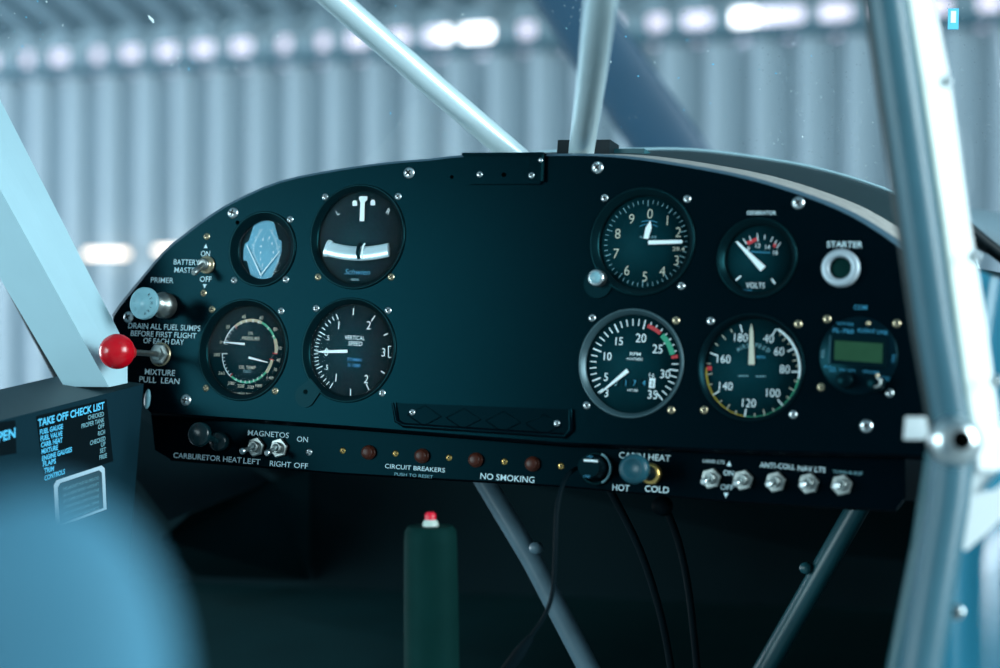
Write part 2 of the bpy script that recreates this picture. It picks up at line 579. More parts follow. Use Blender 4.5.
rim = [q[0], q[5], q[4], q[3], q[2], q[1]]
tr.tube([(k.x, k.y, 2) for k in rim], 1.9, 'panel_paint', 8)
for i in range(4):                                    # pressed diamonds
    x0 = q[0].x + 26 + i * 32
    y0 = (q[0].y + q[4].y) / 2 - i * 0.4
    for sgn in (1, -1):
        tr.tube([(x0 - 14, y0, 1.6), (x0, y0 + sgn * 7.5, 1.6), (x0 + 14, y0, 1.6)], 0.5, 'panel_paint', 6)
tr_o = tr.build('mounting_bracket', panel); tr_o['label'] = 'long black tray at the lower edge'
for u, v in ((413, 412.5), (557.5, 423.5)): screw('rivet', tr_o, un(u, v) + Vector((0, 0, 1.6)))


# ================================================================= GAUGES
ZD = -5.0


def gauge(key, name, label, cat, rim='black_rim', screws=(), ear=None, face='dial_black', depth=ZD):
    global CUR
    CUR = None
    x, y, ro, ri = GA[key]
    g = thing(name, label, cat, (x, y, 0))
    b = MB()
    b.lathe([(ro - 0.3, -0.4), (ro, 0.9), (ro - 0.7, 1.5), (ro - 1.6, 1.2), (ri + 0.9, -2.4), (ri, -2.8), (ri, depth - 0.6)], rim)
    if ear:
        ex, ey, er = ear
        d = Vector((ex, ey)); n = Vector((-d.y, d.x)).normalized()
        pts = []
        ang = math.atan2(ey, ex)
        for i in range(13):
            t = ang - pi / 2 + pi * i / 12
            pts.append((ex + er * cos(t), ey + er * sin(t)))
        pts = pts + [(x_ * .55 - 0, y_ * .55) for x_, y_ in reversed([(pts[0][0], pts[0][1]), (pts[-1][0], pts[-1][1])])]
        # keep the ear outside the bezel
        pts = [p_ if Vector(p_).length > ro - 2 else tuple(Vector(p_).normalized() * (ro - 2)) for p_ in pts]
        b.poly(pts, 0.1, 1.3, 'black_plastic')
    b.build('bezel', g)
    d = MB(); d.lathe([(0, depth), (ri + .4, depth), (ri + .4, depth - 1)], face, 64)
    df = d.build('dial_face', g)
    gl = MB(); gl.lathe([(0, -2.6), (ri + .2, -2.6)], 'dial_glass', 64)
    gl.build('glass', g)
    for (u, v, k) in screws:
        screw(k, g, un(u, v) - Vector((x, y, 0)))
    return g, df


def marks(df, mb, name='dial_markings', z=None):
    for i, v in enumerate(mb.v): pass
    return mb.build(name, df, loc=(0, 0, ZD))


def needle(g, pts, m='white_dial', z=1.2, name='needle', hub=None):
    mb = MB(); mb.poly(pts, ZD + z, ZD + z + 0.5, m, kk=True)
    if hub: mb.lathe([(0, ZD + z + 1), (hub[2], ZD + z + .8), (hub[2], ZD + .1)], hub[3], 20, Matrix.Translation((hub[0], hub[1], 0)))
    return mb.build(name, g)


def strip(x0, y0, x1, y1, w0, w1, tip=0):
    d = Vector((x1 - x0, y1 - y0)); L = d.length; d.normalize(); n = Vector((-d.y, d.x))
    o = Vector((x0, y0)); e = Vector((x1, y1))
    pts = [o + n * w0 / 2, o - n * w0 / 2, e - d * tip - n * w1 / 2]
    if tip: pts.append(e)
    else: pts.append(e - n * w1 / 2)
    pts.append(e - d * tip + n * w1 / 2)
    return [tuple(k) for k in pts]


# ---- turn and slip indicator
g, df = gauge('turn', 'turn_indicator', 'round turn indicator with curved white slip tube, L and R marks, upper left of panel', 'gauge',
              screws=((325, 197, 'steel'), (398, 196.5, 'steel'), (318, 277, 'brass'), (391, 277, 'brass')))
r = 36.3
mb = MB()
fx = lambda a, c=405, k=215: (a - c) / k * r
fy = lambda a, c=398, k=237: (c - a) / k * r
setcur(GA['turn'], 280, 160, 5.14, 405, 215, 398, 237, 36.3, ZD)
for u, v, s in ((385, 222, 1), (478, 219, 1)):
    mb.poly([(fx(u) - 2, fy(v) - 2.2), (fx(u) + 2, fy(v) - 2.2), (fx(u) + 2, fy(v) + .8), (fx(u) + 1, fy(v) + 2.2), (fx(u) - 1, fy(v) + 2.2), (fx(u) - 2, fy(v) + .8)], .1, .3, 'white_dial', kk=True)
text(mb, 'L', fx(296), fy(269), 4.4, 'white_dial', rot=rad(32))
text(mb, 'R', fx(558), fy(265), 4.4, 'white_dial', rot=rad(-28))
text(mb, 'Schwien', fx(400), fy(574), 4.6, 'pale_lettering', w=22, shear=0.35, bold=0)
text(mb, '006', fx(385), fy(614), 2.0, 'dim_paint', w=7)
marks(df, mb)
needle(g, [(fx(414), fy(188)), (fx(453), fy(188)), (fx(453), fy(208)), (fx(440), fy(216)), (fx(437), fy(316)), (fx(414), fy(316)), (fx(418), fy(216)), (fx(410), fy(204))])
tb = MB()
pts = []
for i in range(13):
    t = -1 + 2 * i / 12
    pts.append((t * 26.5 + 1.5, fy(455) - 2.2 + 3.4 * t * t - (3.4 * .6), ZD + 2.6))
tb.tube(pts, 6.0, 'white_tube', 20, flat=0.42)
tb.tube([pts[0] - Vector((1.5, 0, 0)) if False else Vector(pts[0]) + Vector((-1.4, .3, 0)), Vector(pts[0]) + Vector((1.6, -.1, 0))], 7.0, 'white_tube', 20, flat=0.42)
sh = K(0, 0)
for v_ in tb.v: v_.x += sh[0]; v_.y += sh[1]
tb_o = tb.build('slip_tube', g); tb_o['label'] = 'curved white tube'
bb = MB()
for k, mname, wd in ((-1, 'black_plastic', 1.6), (2.6, 'white_dial', .7)):
    cx = fx(430) + k
    bb.tube([(cx + 1.6, fy(455) + 3.6, ZD + 5.0), (cx + .2, fy(455) + 1, ZD + 5.5), (cx - .2, fy(455) - 4, ZD + 5.5), (cx + 1.2, fy(455) - 8.8, ZD + 5.0)], wd, mname, 8)
for v_ in bb.v: v_.x += sh[0]; v_.y += sh[1]
bb.build('slip_ball_marks', tb_o)

# ---- vertical speed
g, df = gauge('vsi', 'vertical_speed_indicator', 'vertical speed gauge reading zero, needle pointing left, below the turn indicator', 'gauge',
              screws=((316, 308.5, 'steel'), (388, 310.5, 'steel'), (382, 393, 'steel')), ear=(-34, -37, 9))
r = 35.6
fx = lambda a, c=341, k=195: (a - c) / k * r
fy = lambda a, c=343, k=218: (c - a) / k * r
setcur(GA['vsi'], 280, 280, 4.773, 341, 195, 343, 218, 35.6, ZD)
mb = MB()
for sgn in (1, -1):
    A = lambda v: 270 + sgn * (v * 52 if v <= .5 else 26 + (v - .5) * 68 if v <= 1 else 60 + (v - 1) * 62)
    for i in range(0, 11):
        v = i / 10
        big = i in (5, 10)
        if v == 0 and sgn < 0: continue
        tick(mb, A(v), r * (.77 if v == .5 else .80 if big else .83), r * .93, .8 if big else .65, 'white_dial', c=(.6, 0))
    for v in (1.5, 2, 2.5):
        tick(mb, A(v) - (3 if v == 1.5 else 0), r * (.80 if v != 2.5 else .84), r * .95, .9, 'white_dial')
for s, u, v, h in (('1', 281, 215, 6.6), ('.5', 228, 275, 4), ('0', 222, 343, 6.2), ('.5', 222, 416, 4), ('1', 268, 465, 6.6), ('2', 412, 472, 6.8), ('2', 424, 215, 6.8), ('3', 494, 344, 6.8)):
    text(mb, s, fx(u), fy(v), h, 'white_dial', bold=0.0)
bx = fx(518)
for p in (((bx, 4.3), (bx, -4.3)), ((bx, 4.3), (bx + 2.5, 4.3)), ((bx, -4.3), (bx + 2.5, -4.3))):
    bar(mb, *p[0], *p[1], .7, .7, 'white_dial')
text(mb, 'VERTICAL', fx(357), fy(275), 3.5, 'white_dial', w=17.5)
text(mb, 'SPEED', fx(360), fy(303), 3.5, 'white_dial', w=12)
text(mb, 'FT/MIN', fx(356), fy(380), 2.6, 'blue_ink', w=12)
text(mb, 'X 1000', fx(353), fy(407), 2.8, 'blue_ink', w=11)
marks(df, mb)
needle(g, strip(fx(326), fy(341), fx(172), fy(344), 2.5, 2.0, 8))
o = MB().lathe([(0, 1.3), (2.0, 1.3), (2.4, 1)], 'hole', 16, Matrix.Translation((-34, -34, 0))).build('screw_hole', g)

# ---- altimeter
g, df = gauge('alt', 'altimeter', 'altimeter with ten numerals, two hands and a silver setting knob, upper middle right', 'gauge',
              screws=((604.5, 198, 'steel'), (687, 199, 'steel'), (681, 286, 'steel')), ear=(-31, -31, 11))
r = 34.0
fx = lambda a, c=408, k=212: (a - c) / k * r
fy = lambda a, c=398, k=216: (c - a) / k * r
setcur(GA['alt'], 560, 160, 4.773, 408, 212, 398, 216, 34.0, ZD)
mb = MB()
for i in range(50):
    a = i * 7.2
    big = i % 5 == 0
    tick(mb, a, r * (.80 if big else .85), r * .93, .5 if big else .4, 'dim_paint')
for s, u, v in (('0', 430, 255), ('1', 513, 287), ('2', 565, 343), ('3', 556, 478), ('4', 489, 530), ('5', 405, 555), ('6', 320, 525), ('7', 268, 445), ('8', 276, 350), ('9', 342, 280)):
    text(mb, s, fx(u), fy(v), 7.6, 'cream_dial', bold=-0.01)
text(mb, 'ALTITUDE', fx(420), fy(367), 1.8, 'dim_paint', w=13)
text(mb, '29.4', fx(566), fy(424), 3.0, 'cream_dial', w=9)
for rr in (12, 9.5):
    arc(mb, -20 if rr > 10 else -30, 24 if rr > 10 else 30, rr + 3.4, rr + 3.8, 'pale_lettering', c=(1.5, 1))
marks(df, mb)
needle(g, [(fx(402), fy(376)), (fx(424), fy(378)), (fx(440), fy(325)), (fx(434), fy(291)), (fx(412), fy(325))], name='short_hand')
needle(g, strip(fx(426), fy(396), fx(592), fy(392), 3.0, 2.6, 1), name='long_hand', z=2)
kx, ky = un(593.5, 279).x - 105.3, un(593.5, 279).y - 70.7
kn = MB(); kn.lathe([(0, 9), (5.2, 9), (6.0, 8.2), (6.2, 5), (6.2, 1)], 'steel', 32)
kn.lathe([(0, 9.4), (4.0, 9.3), (4.2, 9)], 'knob_grey', 32)
kk = kn.build('setting_knob', g, loc=(kx + 4.5, ky, 0)); kk['label'] = 'silver knob'

# ---- tachometer
g, df = gauge('tach', 'tachometer', 'tachometer numbered 3 to 35 with red and green bands and metallic rim', 'gauge', rim='grey_rim',
              screws=((592, 318, 'steel'), (676, 320.5, 'brass'), (586.5, 405.5, 'steel'), (671, 410, 'brass')))
r = 35.5
fx = lambda a, c=342, k=215: (a - c) / k * r
fy = lambda a, c=358, k=225: (c - a) / k * r
setcur(GA['tach'], 560, 290, 4.773, 342, 215, 358, 225, 35.5, ZD)
mb = MB()
A = lambda v: 247 + (v - 5) * 8.3
for v in range(3, 36):
    big = v % 5 == 0
    tick(mb, A(v), r * (.75 if big else .80), r * .94, 1.0 if big else .75, 'white_dial', c=(1.7, 0))
arc(mb, A(20.6), A(23.2), r * .80, r * .88, 'red_arc', c=(1.7, 0), z=.3)
arc(mb, A(23.6), A(27.4), r * .78, r * .89, 'green_arc', c=(1.7, 0), z=.3)
arc(mb, A(27.6), A(28.1), r * .80, r * .94, 'red_arc', c=(1.7, 0), z=.3)
for s, u, v, h in (('3', 222, 490, 6), ('5', 220, 414, 6), ('10', 228, 315, 6), ('15', 283, 243, 6), ('20', 387, 228, 6.6), ('25', 466, 280, 6.6), ('30', 503, 400, 6.4), ('35', 442, 498, 6.4)):
    text(mb, s, fx(u), fy(v), h, 'white_dial', bold=0.0)
text(mb, 'RPM', fx(360), fy(305), 2.4, 'white_dial', w=8)
text(mb, 'HUNDREDS', fx(357), fy(329), 1.8, 'white_dial', w=12)
text(mb, 'HOURS', fx(347), fy(478), 1.7, 'white_dial', w=8)
for u in (272, 315, 357, 401):
    mb.box((*K(fx(u), fy(443)), .1), (5.2, 5.6, .2), 'black_plastic')
for s, u in (('0', 266), ('1', 315), ('7', 357), ('4', 401)):
    text(mb, s, fx(u), fy(443), 4.2, 'pale_lettering' if s != '0' else 'dim_paint', z=.4, bold=0)
mb.box((*K(fx(440), fy(444)), .1), (4.4, 7, .2), 'white_dial')
text(mb, '1', fx(428), fy(406), 3.4, 'white_dial'); text(mb, '0', fx(444), fy(408), 2.8, 'white_dial')
text(mb, '2', fx(440), fy(445), 4, 'black_plastic', z=.4)
marks(df, mb)
needle(g, strip(fx(326), fy(385), fx(189), fy(497), 3.2, .8, 2))

# ---- airspeed
g, df = gauge('asi', 'airspeed_indicator', 'airspeed gauge numbered 40 to 180 with white, green and yellow arcs, needle up', 'gauge', rim='black_plastic',
              screws=((710.5, 321, 'steel'), (798, 324, 'brass'), (704, 410, 'brass'), (793, 414.5, 'steel')))
r = 34.5
fx = lambda a, c=272, k=210: (a - c) / k * r
fy = lambda a, c=304, k=212: (c - a) / k * r
setcur(GA['asi'], 690, 300, 4.348, 272, 210, 304, 212, 34.5, ZD)
mb = MB()
maj = [(40, 27), (60, 60), (80, 90), (100, 136), (120, 186), (140, 235), (160, 289), (180, 341)]
for (v0, a0), (v1, a1) in zip(maj, maj[1:]):
    for k in (1, 2, 3):
        tick(mb, a0 + (a1 - a0) * k / 4, r * (.84 if k == 2 else .88), r * .96, .6, 'cream_dial')
for v, a in maj: tick(mb, a, r * .80, r * .96, .8, 'white_dial')
arc(mb, 29, 98, r * .94, r * .985, 'white_dial'); arc(mb, 98, 186, r * .94, r * .98, 'green_arc'); arc(mb, 186, 270, r * .94, r * .985, 'yellow_arc')
mb.box((*K(fx(84), fy(297)), .2), (3.4, 3, .2), 'red_arc')
for s, u, v in (('180', 222, 162), ('40', 342, 167), ('60', 388, 222), ('80', 412, 300), ('100', 362, 403), ('120', 257, 447), ('140', 156, 373), ('160', 147, 255)):
    text(mb, s, fx(u), fy(v), 6.1, 'white_dial', bold=-.01)
for s, u, v, ro in (('A', 210, 214, 40), ('I', 222, 207, 30), ('R', 236, 202, 22), ('S', 252, 197, 8), ('P', 290, 196, -10), ('E', 305, 200, -18), ('E', 322, 208, -28), ('D', 340, 219, -38)):
    text(mb, s, fx(u), fy(v), 3.0, 'dim_paint', rot=rad(ro))
text(mb, 'MPH', fx(308), fy(248), 2.2, 'pale_lettering', w=6)
for u0, u1, v in ((210, 255, 330), (285, 330, 332)): bar(mb, fx(u0), fy(v), fx(u1), fy(v), .6, .6, 'dim_paint')
marks(df, mb)
needle(g, strip(fx(270), fy(282), fx(269), fy(103), 4.4, 2.4, 5), m='cream_dial')

# ---- oil gauge
g, df = gauge('oil', 'oil_gauge', 'dual oil pressure and oil temperature gauge with green and tan arcs, lower left', 'gauge',
              screws=((212, 309.5, 'brass'), (281, 311, 'steel'), (206, 388, 'brass'), (275, 391, 'brass')))
r = 35.0
fx = lambda a, c=292, k=222: (a - c) / k * r
fy = lambda a, c=355, k=258: (c - a) / k * r
setcur(GA['oil'], 195, 290, 5.81, 292, 222, 355, 258, 35.0, ZD)
mb = MB()
c1 = (fx(318), fy(350)); R1 = 24.6
c2 = (fx(306), fy(371)); R2 = 23.4
P = {0: 280, 20: 321, 40: 347, 60: 20, 80: 60, 100: 92}
arc(mb, 280, 321, R1 - .6, R1, 'white_dial', c1); arc(mb, 321, 382, R1 - 1.8, R1 + .4, 'tan_arc', c1)
arc(mb, 22, 66, R1 - 1.6, R1 + .2, 'green_arc', c1); arc(mb, 66, 94, R1 - 1.9, R1 + .9, 'tan_arc', c1)
for a in range(280, 322, 8): tick(mb, a, R1 - 3, R1, .45, 'white_dial', c1)
for a in (335, 347, 2, 15, 40, 60): tick(mb, a, R1 - 2.6, R1, .5, 'white_dial', c1)
tick(mb, 321, R1 - 3.5, R1, .7, 'red_arc', c1); tick(mb, 94, R1 - 3.5, R1 + 1, .7, 'red_arc', c1)
for s, u, v in (('0', 151, 303), ('20', 191, 213), ('40', 283, 155), ('60', 386, 161), ('80', 467, 227), ('10', 493, 337)):
    text(mb, s, fx(u), fy(v), 2.9, 'cream_dial', bold=0)
arc(mb, 215, 268, R2 - .6, R2, 'white_dial', c2); arc(mb, 127, 215, R2 - 1.7, R2, 'green_arc', c2); arc(mb, 100, 127, R2 - 1.7, R2 + .9, 'tan_arc', c2)
for a in list(range(220, 268, 8)) + [202, 190, 180, 170, 160, 150, 138]: tick(mb, a, R2 - 2.4, R2, .45, 'white_dial', c2)
tick(mb, 268, R2 - 5, R2 + .5, .6, 'white_dial', c2); tick(mb, 217, R2 - 3, R2, .7, 'red_arc', c2); tick(mb, 99, R2 - 3, R2 + 1, .7, 'red_arc', c2)
for s, u, v in (('280', 127, 375), ('260', 155, 482), ('240', 210, 541), ('220', 267, 557), ('200', 323, 563), ('180', 371, 555), ('140', 437, 510), ('10', 468, 462), ('40', 484, 407)):
    text(mb, s, fx(u), fy(v), 2.7, 'cream_dial', bold=0, w=None if len(s) < 3 else 6.0)
text(mb, 'OIL', fx(325), fy(251), 2.4, 'cream_dial', w=5); text(mb, 'PRESSURE', fx(325), fy(281), 2.9, 'cream_dial', w=16)
text(mb, 'OIL TEMP', fx(304), fy(449), 2.9, 'cream_dial', w=15); text(mb, 'DEG', fx(304), fy(473), 2.2, 'dim_paint', w=7)
text(mb, 'U.S. GAUGE  MODEL', fx(282), fy(601), 1.5, 'cream_dial', w=19)
marks(df, mb)
needle(g, strip(fx(294), fy(315), fx(164), fy(303), 1.9, .7, 2), name='pressure_needle')
needle(g, strip(fx(317), fy(393), fx(432), fy(423), 1.9, .7, 2), name='temperature_needle')

# ---- small dual gauge
g, df = gauge('small', 'dual_scale_gauge', 'small round gauge with lens shaped face painted with pale blue reflection and two thin needles, upper left', 'gauge',
              screws=((290, 219.5, 'steel'), (234, 280.3, 'steel'), (285.7, 279.5, 'steel')))
r = 23.5
fx = lambda a, c=295, k=200: (a - c) / k * r
fy = lambda a, c=352, k=232: (c - a) / k * r
setcur(GA['small'], 225, 205, 7.86, 295, 200, 352, 232, 23.5, ZD)
mb = MB()
fp_ = MB(); fp_.poly([(fx(a), fy(b)) for a, b in ((228, 155), (262, 132), (330, 122), (385, 135), (392, 160), (425, 275), (446, 280), (446, 365), (425, 440), (385, 520), (368, 578), (310, 590), (205, 578), (200, 540), (175, 440), (146, 436), (148, 360), (158, 305), (188, 285))], .05, .3, 'blue_reflection', kk=True)  # blue of the glass reflection is painted onto the plate
fp_.build('face_plate', df, loc=(0, 0, ZD))['label'] = 'lens shaped plate painted with a pale blue reflection'
for i in range(22):
    t = i / 21
    x = 318 - 85 * sin(pi * (0.08 + .84 * t)); y = 200 + 300 * t
    bar(mb, fx(x), fy(y), fx(x - (14 if i % 4 else 26)), fy(y - 6 + 12 * t), .35, .35, 'white_dial', .4)
    x = 345 + 68 * sin(pi * (0.05 + .8 * t)); y = 205 + 330 * t
    bar(mb, fx(x), fy(y), fx(x + (16 if i % 4 else 28)), fy(y - 6 + 12 * t), .35, .35, 'white_dial', .4)
for s, x, y in (('8', 300, 272), ('6', 287, 322), ('4', 281, 375), ('2', 281, 425), ('0', 297, 470), ('8', 350, 258), ('6', 372, 302), ('4', 381, 370), ('2', 368, 425)):
    text(mb, s, fx(x), fy(y), 2.2, 'white_dial', z=.4)
marks(df, mb)
needle(g, strip(fx(292), fy(560), fx(178), fy(317), .8, .5), name='left_needle')
needle(g, strip(fx(288), fy(552), fx(436), fy(366), .8, .5), name='right_needle')

# ---- volt meter
g, df = gauge('volt', 'voltmeter', 'small voltmeter with red marks and thick white needle under the word generator', 'gauge')
r = 24.0
fx = lambda a, c=342, k=172: (a - c) / k * r
fy = lambda a, c=400, k=172: (c - a) / k * r
setcur(GA['volt'], 690, 180, 5.137, 342, 172, 400, 172, 24.0, ZD)
mb = MB()
for (x0, y0, x1, y1) in ((274, 302, 292, 330), (306, 288, 314, 312), (346, 275, 350, 316), (385, 282, 384, 306), (427, 292, 414, 318), (446, 310, 436, 330), (466, 322, 446, 350)):
    bar(mb, fx(x0), fy(y0), fx(x1), fy(y1), .6, .6, 'white_dial', .35)
vsx = [(288, 318), (345, 293), (345, 312), (300, 334)]
mb.poly([(fx(a), fy(b)) for a, b in vsx], .1, .25, 'red_arc', kk=True)
mb.poly([(fx(a), fy(b)) for a, b in ((432, 322), (446, 330), (436, 350), (426, 340))], .1, .25, 'red_arc', kk=True)
text(mb, '12', fx(350), fy(336), 3.4, 'white_dial', bold=0); text(mb, '14', fx(400), fy(344), 3.4, 'white_dial', bold=0); text(mb, '16', fx(440), fy(371), 3.4, 'white_dial', bold=0)
text(mb, '8', fx(300), fy(352), 3.0, 'white_dial', bold=0)
bar(mb, fx(310), fy(368), fx(412), fy(374), .6, .6, 'pale_lettering', .3)
bar(mb, fx(236), fy(516), fx(262), fy(493), 1.2, 1.2, 'white_dial', .3); bar(mb, fx(420), fy(508), fx(437), fy(533), 1.2, 1.2, 'white_dial', .3)
text(mb, 'VOLTS', fx(336), fy(540), 4.0, 'white_dial', w=13.5, bold=0); text(mb, 'Stewart', fx(293), fy(563), 1.6, 'pale_lettering', w=7)
marks(df, mb)
needle(g, strip(fx(378), fy(458), fx(242), fy(318), 5.0, 1.2))

# ---- intercom in a round hole
CUR = None
g = thing('intercom_unit', 'round intercom unit with green rectangular screen and small knobs, right of airspeed gauge', 'intercom', (264.4, -5, 0))
mb = MB(); mb.lathe([(0, 1.2), (25.8, 1.2), (26.6, .6), (26.6, -1)], 'lcd_bezel', 72); mb.build('faceplate', g)
pk = 0.1005
cx_, cy_ = 300, 340
setcur((264.4, -5, 0), 820, 305, 7.03, 0, 1 / pk, 0, 1 / pk, 1, 2.0)
K0 = CUR
def CUR2(x, y): return K0(x + 300 * pk, y - 340 * pk)
CUR = CUR2
fx = lambda a: (a - cx_) * pk
fy = lambda a: (cy_ - a) * pk
mb = MB()
mb.poly([(fx(a), fy(b)) for a, b in ((78, 212), (470, 232), (470, 440), (68, 415))], 1.2, 2.6, 'black_plastic', kk=True)
mb.poly([(fx(a), fy(b)) for a, b in ((70, 218), (80, 214), (72, 414), (60, 410))], 1.2, 3.2, 'knob_teal', kk=True)
mb.build('screen_frame', g)
MB().poly([(fx(a), fy(b)) for a, b in ((106, 250), (442, 272), (438, 410), (102, 386))], 2.6, 2.9, 'lcd', kk=True).build('screen', g)['label'] = 'dull green display'
mb = MB()
text(mb, 'FL-760', fx(163), fy(180), 2.9, 'pale_lettering', z=1.4, w=14, rot=-.04); text(mb, 'VOX SQL', fx(178), fy(131), 1.7, 'pale_lettering', z=1.4, w=12, rot=-.04)
text(mb, 'FLIGHT LINE', fx(370), fy(184), 2.6, 'pale_lettering', z=1.4, w=20, rot=-.05)
for s, a, b, w in (('PULL', 70, 436, 8), ('ON', 155, 455, 4), ('CH', 220, 460, 4.5), ('VOLUME', 357, 470, 11), ('PUSH', 455, 508, 6.5), ('TEST', 455, 526, 6.5), ('OFF', 88, 462, 4.5)):
    text(mb, s, fx(a), fy(b), 1.7, 'pale_lettering', z=1.4, w=w, rot=-.04)
text(mb, 'SQL', fx(18), fy(340), 1.9, 'dim_paint', z=1.4, w=6, rot=pi / 2); text(mb, 'VOL', fx(515), fy(375), 1.9, 'pale_lettering', z=1.4, w=6, rot=pi / 2)
mb.build('lettering', g)
for a, b, rr in ((150, 535, 5.4), (365, 555, 5.6)):
    k = MB(); k.lathe([(0, 11), (rr - .8, 11), (rr, 10), (rr, 1.2)], 'black_plastic', 24)
    k.build('knob', g, loc=(*K(fx(a) + 3.5, fy(b)), 0))
lv = MB(); lv.tube([(0, 3.5, 11.2), (3.0, .8, 11.8), (2.2, -2.5, 11.4), (-1, -3.6, 11.2)], .9, 'dull_steel', 8); lv.lathe([(0, 13), (1.2, 12.6), (1.3, 11)], 'brass', 12, Matrix.Translation((.2, 4.4, 0)))
lv.build('knob_pointer', g, loc=(*K(fx(385) + 3.0, fy(548)), 0))
lv = MB(); lv.lathe([(0, 2.6), (1.5, 2.4), (1.6, 1.2)], 'brass', 14); lv.build('indicator_lamp', g, loc=(*K(fx(338), fy(128)), 0))
for u, v, k in ((827, 319, 'brass'), (896.5, 323.5, 'brass'), (821, 387, 'brass'), (889.5, 393, 'steel')): screw(k, g, un(u, v) - Vector((264.4, -5, 0)))

# ---- starter button
CUR = None
p = un(841.5, 268.8)
g = thing('starter_button', 'round starter push button with wide silver collar and dark centre', 'button', p)
mb = MB(); mb.lathe([(12.6, -1), (13.2, 1), (13, 5.5), (12.0, 6.4), (8.6, 6.6), (7.6, 5.6), (7.4, 2.0)], 'satin_metal', 48); mb.build('collar', g)
mb = MB(); mb.lathe([(0, 2.4), (6.4, 2.4), (7.3, 2.0), (7.3, -1)], 'grip_green', 40); mb.build('button_cap', g)


# ================================================================= PULL KNOBS AND SWITCHES ON THE MAIN PANEL
def pix_dir(u, v, base, d):
    """point d mm in front of the base that shows at (u, v)"""
    return un(u, v, base.z + d) - base


# primer
p = un(166.5, 306); e = pix_dir(142.5, 303, p, 42)
g = thing('primer_knob', 'round pale grey primer pull knob with engraved ring of letters', 'pull knob', p)
mb = MB(); mb.lathe([(10.2, 0), (10.6, 6), (9.6, 10), (7.2, 13), (6.6, 20), (0, 20)], 'dull_steel', 40); mb.build('collar', g)
mb = MB(); mb.tube([(0, 0, 18), (e.x, e.y, 34)], 4.6, 'dull_steel', 20); mb.build('shaft', g)
mb = MB(); mb.lathe([(0, 0), (4, .2), (4.2, -.1), (11.2, -.2), (12.6, -1.2), (12.8, -4), (11, -6.5), (5, -9), (0, -9)], 'knob_grey', 56)
kn = mb.build('knob', g, loc=(e.x, e.y, 42)); mb = MB()
for i, ch in enumerate('ENGINE'):
    a = 318 - i * 22 ; text(mb, ch, *pol(-90 + 60 - i * 24 , 8.6), 2.4, 'dim_paint', z=.25, rot=rad(90 - 60 + i * 24), bold=.0)
for i, ch in enumerate('PRIMER'):
    text(mb, ch, *pol(160 - i * 24, 8.6), 2.4, 'side_paint', z=.25, rot=-rad(160 - i * 24), bold=.0)
mb.build('engraved_letters', kn)
# mixture
p = un(161, 354.5); e = pix_dir(117, 351.5, p, 72)
g = thing('mixture_knob', 'bright red ball shaped mixture pull knob on a thin rod', 'pull knob', p)
mb = MB(); mb.lathe([(8.8, 0), (9.0, 4), (8, 5), (5.5, 5.2), (5.4, 7), (0, 7)], 'dull_steel', 6, smooth=False); mb.lathe([(9.4, 0), (9.6, 1.4), (8.6, 1.6)], 'brass', 32); mb.build('hex_nut', g)
mb = MB(); mb.tube([(0, 0, 4), (e.x * .85, e.y * .85, 62)], 2.3, 'dull_steel', 16); mb.build('rod', g)
mb = MB()
d = Vector((e.x, e.y, 72)).normalized()
q = d.to_track_quat('Z', 'Y').to_matrix().to_4x4()
prof = [(0, 14)] + [(13.6 * sin(t), 13.6 * cos(t)) for t in [rad(a) for a in range(10, 130, 8)]] + [(8, -11.5), (6.4, -16), (6.2, -20), (0, -20)]
mb.lathe(prof, 'red_knob', 48, q); mb.build('knob', g, loc=(e.x, e.y, 72))['label'] = 'red ball knob'


def toggle(loc, tip, label, group=None, scale=1.0, hexm='dull_steel', name='toggle_switch'):
    g = thing(name, label, 'switch', loc, group)
    k = scale
    mb = MB(); mb.lathe([(6.6 * k, 0), (6.8 * k, .6), (6.4 * k, .8), (6.2 * k, .8)], hexm, 40); mb.build('washer', g)
    mb = MB(); mb.lathe([(8.7 * k, .6), (8.7 * k, 2.6), (7.9 * k, 3.4), (5.0 * k, 3.5), (4.8 * k, 2.4)], hexm, 6, smooth=False, phase=.3); mb.build('hex_nut', g)
    mb = MB(); mb.lathe([(4.7 * k, 1), (4.7 * k, 7), (4.0 * k, 7.6), (2.6 * k, 6.6), (0, 5.6)], hexm, 28); mb.build('bushing', g)
    mb = MB(); b0 = Vector((0, 0, 5)); t = Vector(tip)
    mb.tube([b0, b0.lerp(t, .3), b0.lerp(t, .7), b0.lerp(t, .93), t], [1.3 * k, 1.6 * k, 2.2 * k, 3.0 * k, 2.0 * k], 'steel', 16)
    mb.build('lever', g)
    return g


p = un(207, 265)
g = thing('toggle_switch', 'battery master toggle switch between on and off at upper left', 'switch', p)
mb = MB(); mb.lathe([(7.2, 0), (7.3, 1.6), (6.5, 2), (5, 2.4), (4.4, 5)], 'brass', 36); mb.build('collar', g)
mb = MB(); mb.lathe([(4.6, 1), (4.6, 6), (3.4, 7), (0, 6)], 'dull_steel', 28); mb.build('bushing', g)
e = pix_dir(193.5, 273, p, 20); mb = MB(); mb.tube([(0, 0, 5), e * .5 + Vector((0, 0, 2)), e * .9, e], [1.9, 2.3, 3.0, 1.9], 'dull_steel', 16); mb.build('lever', g)

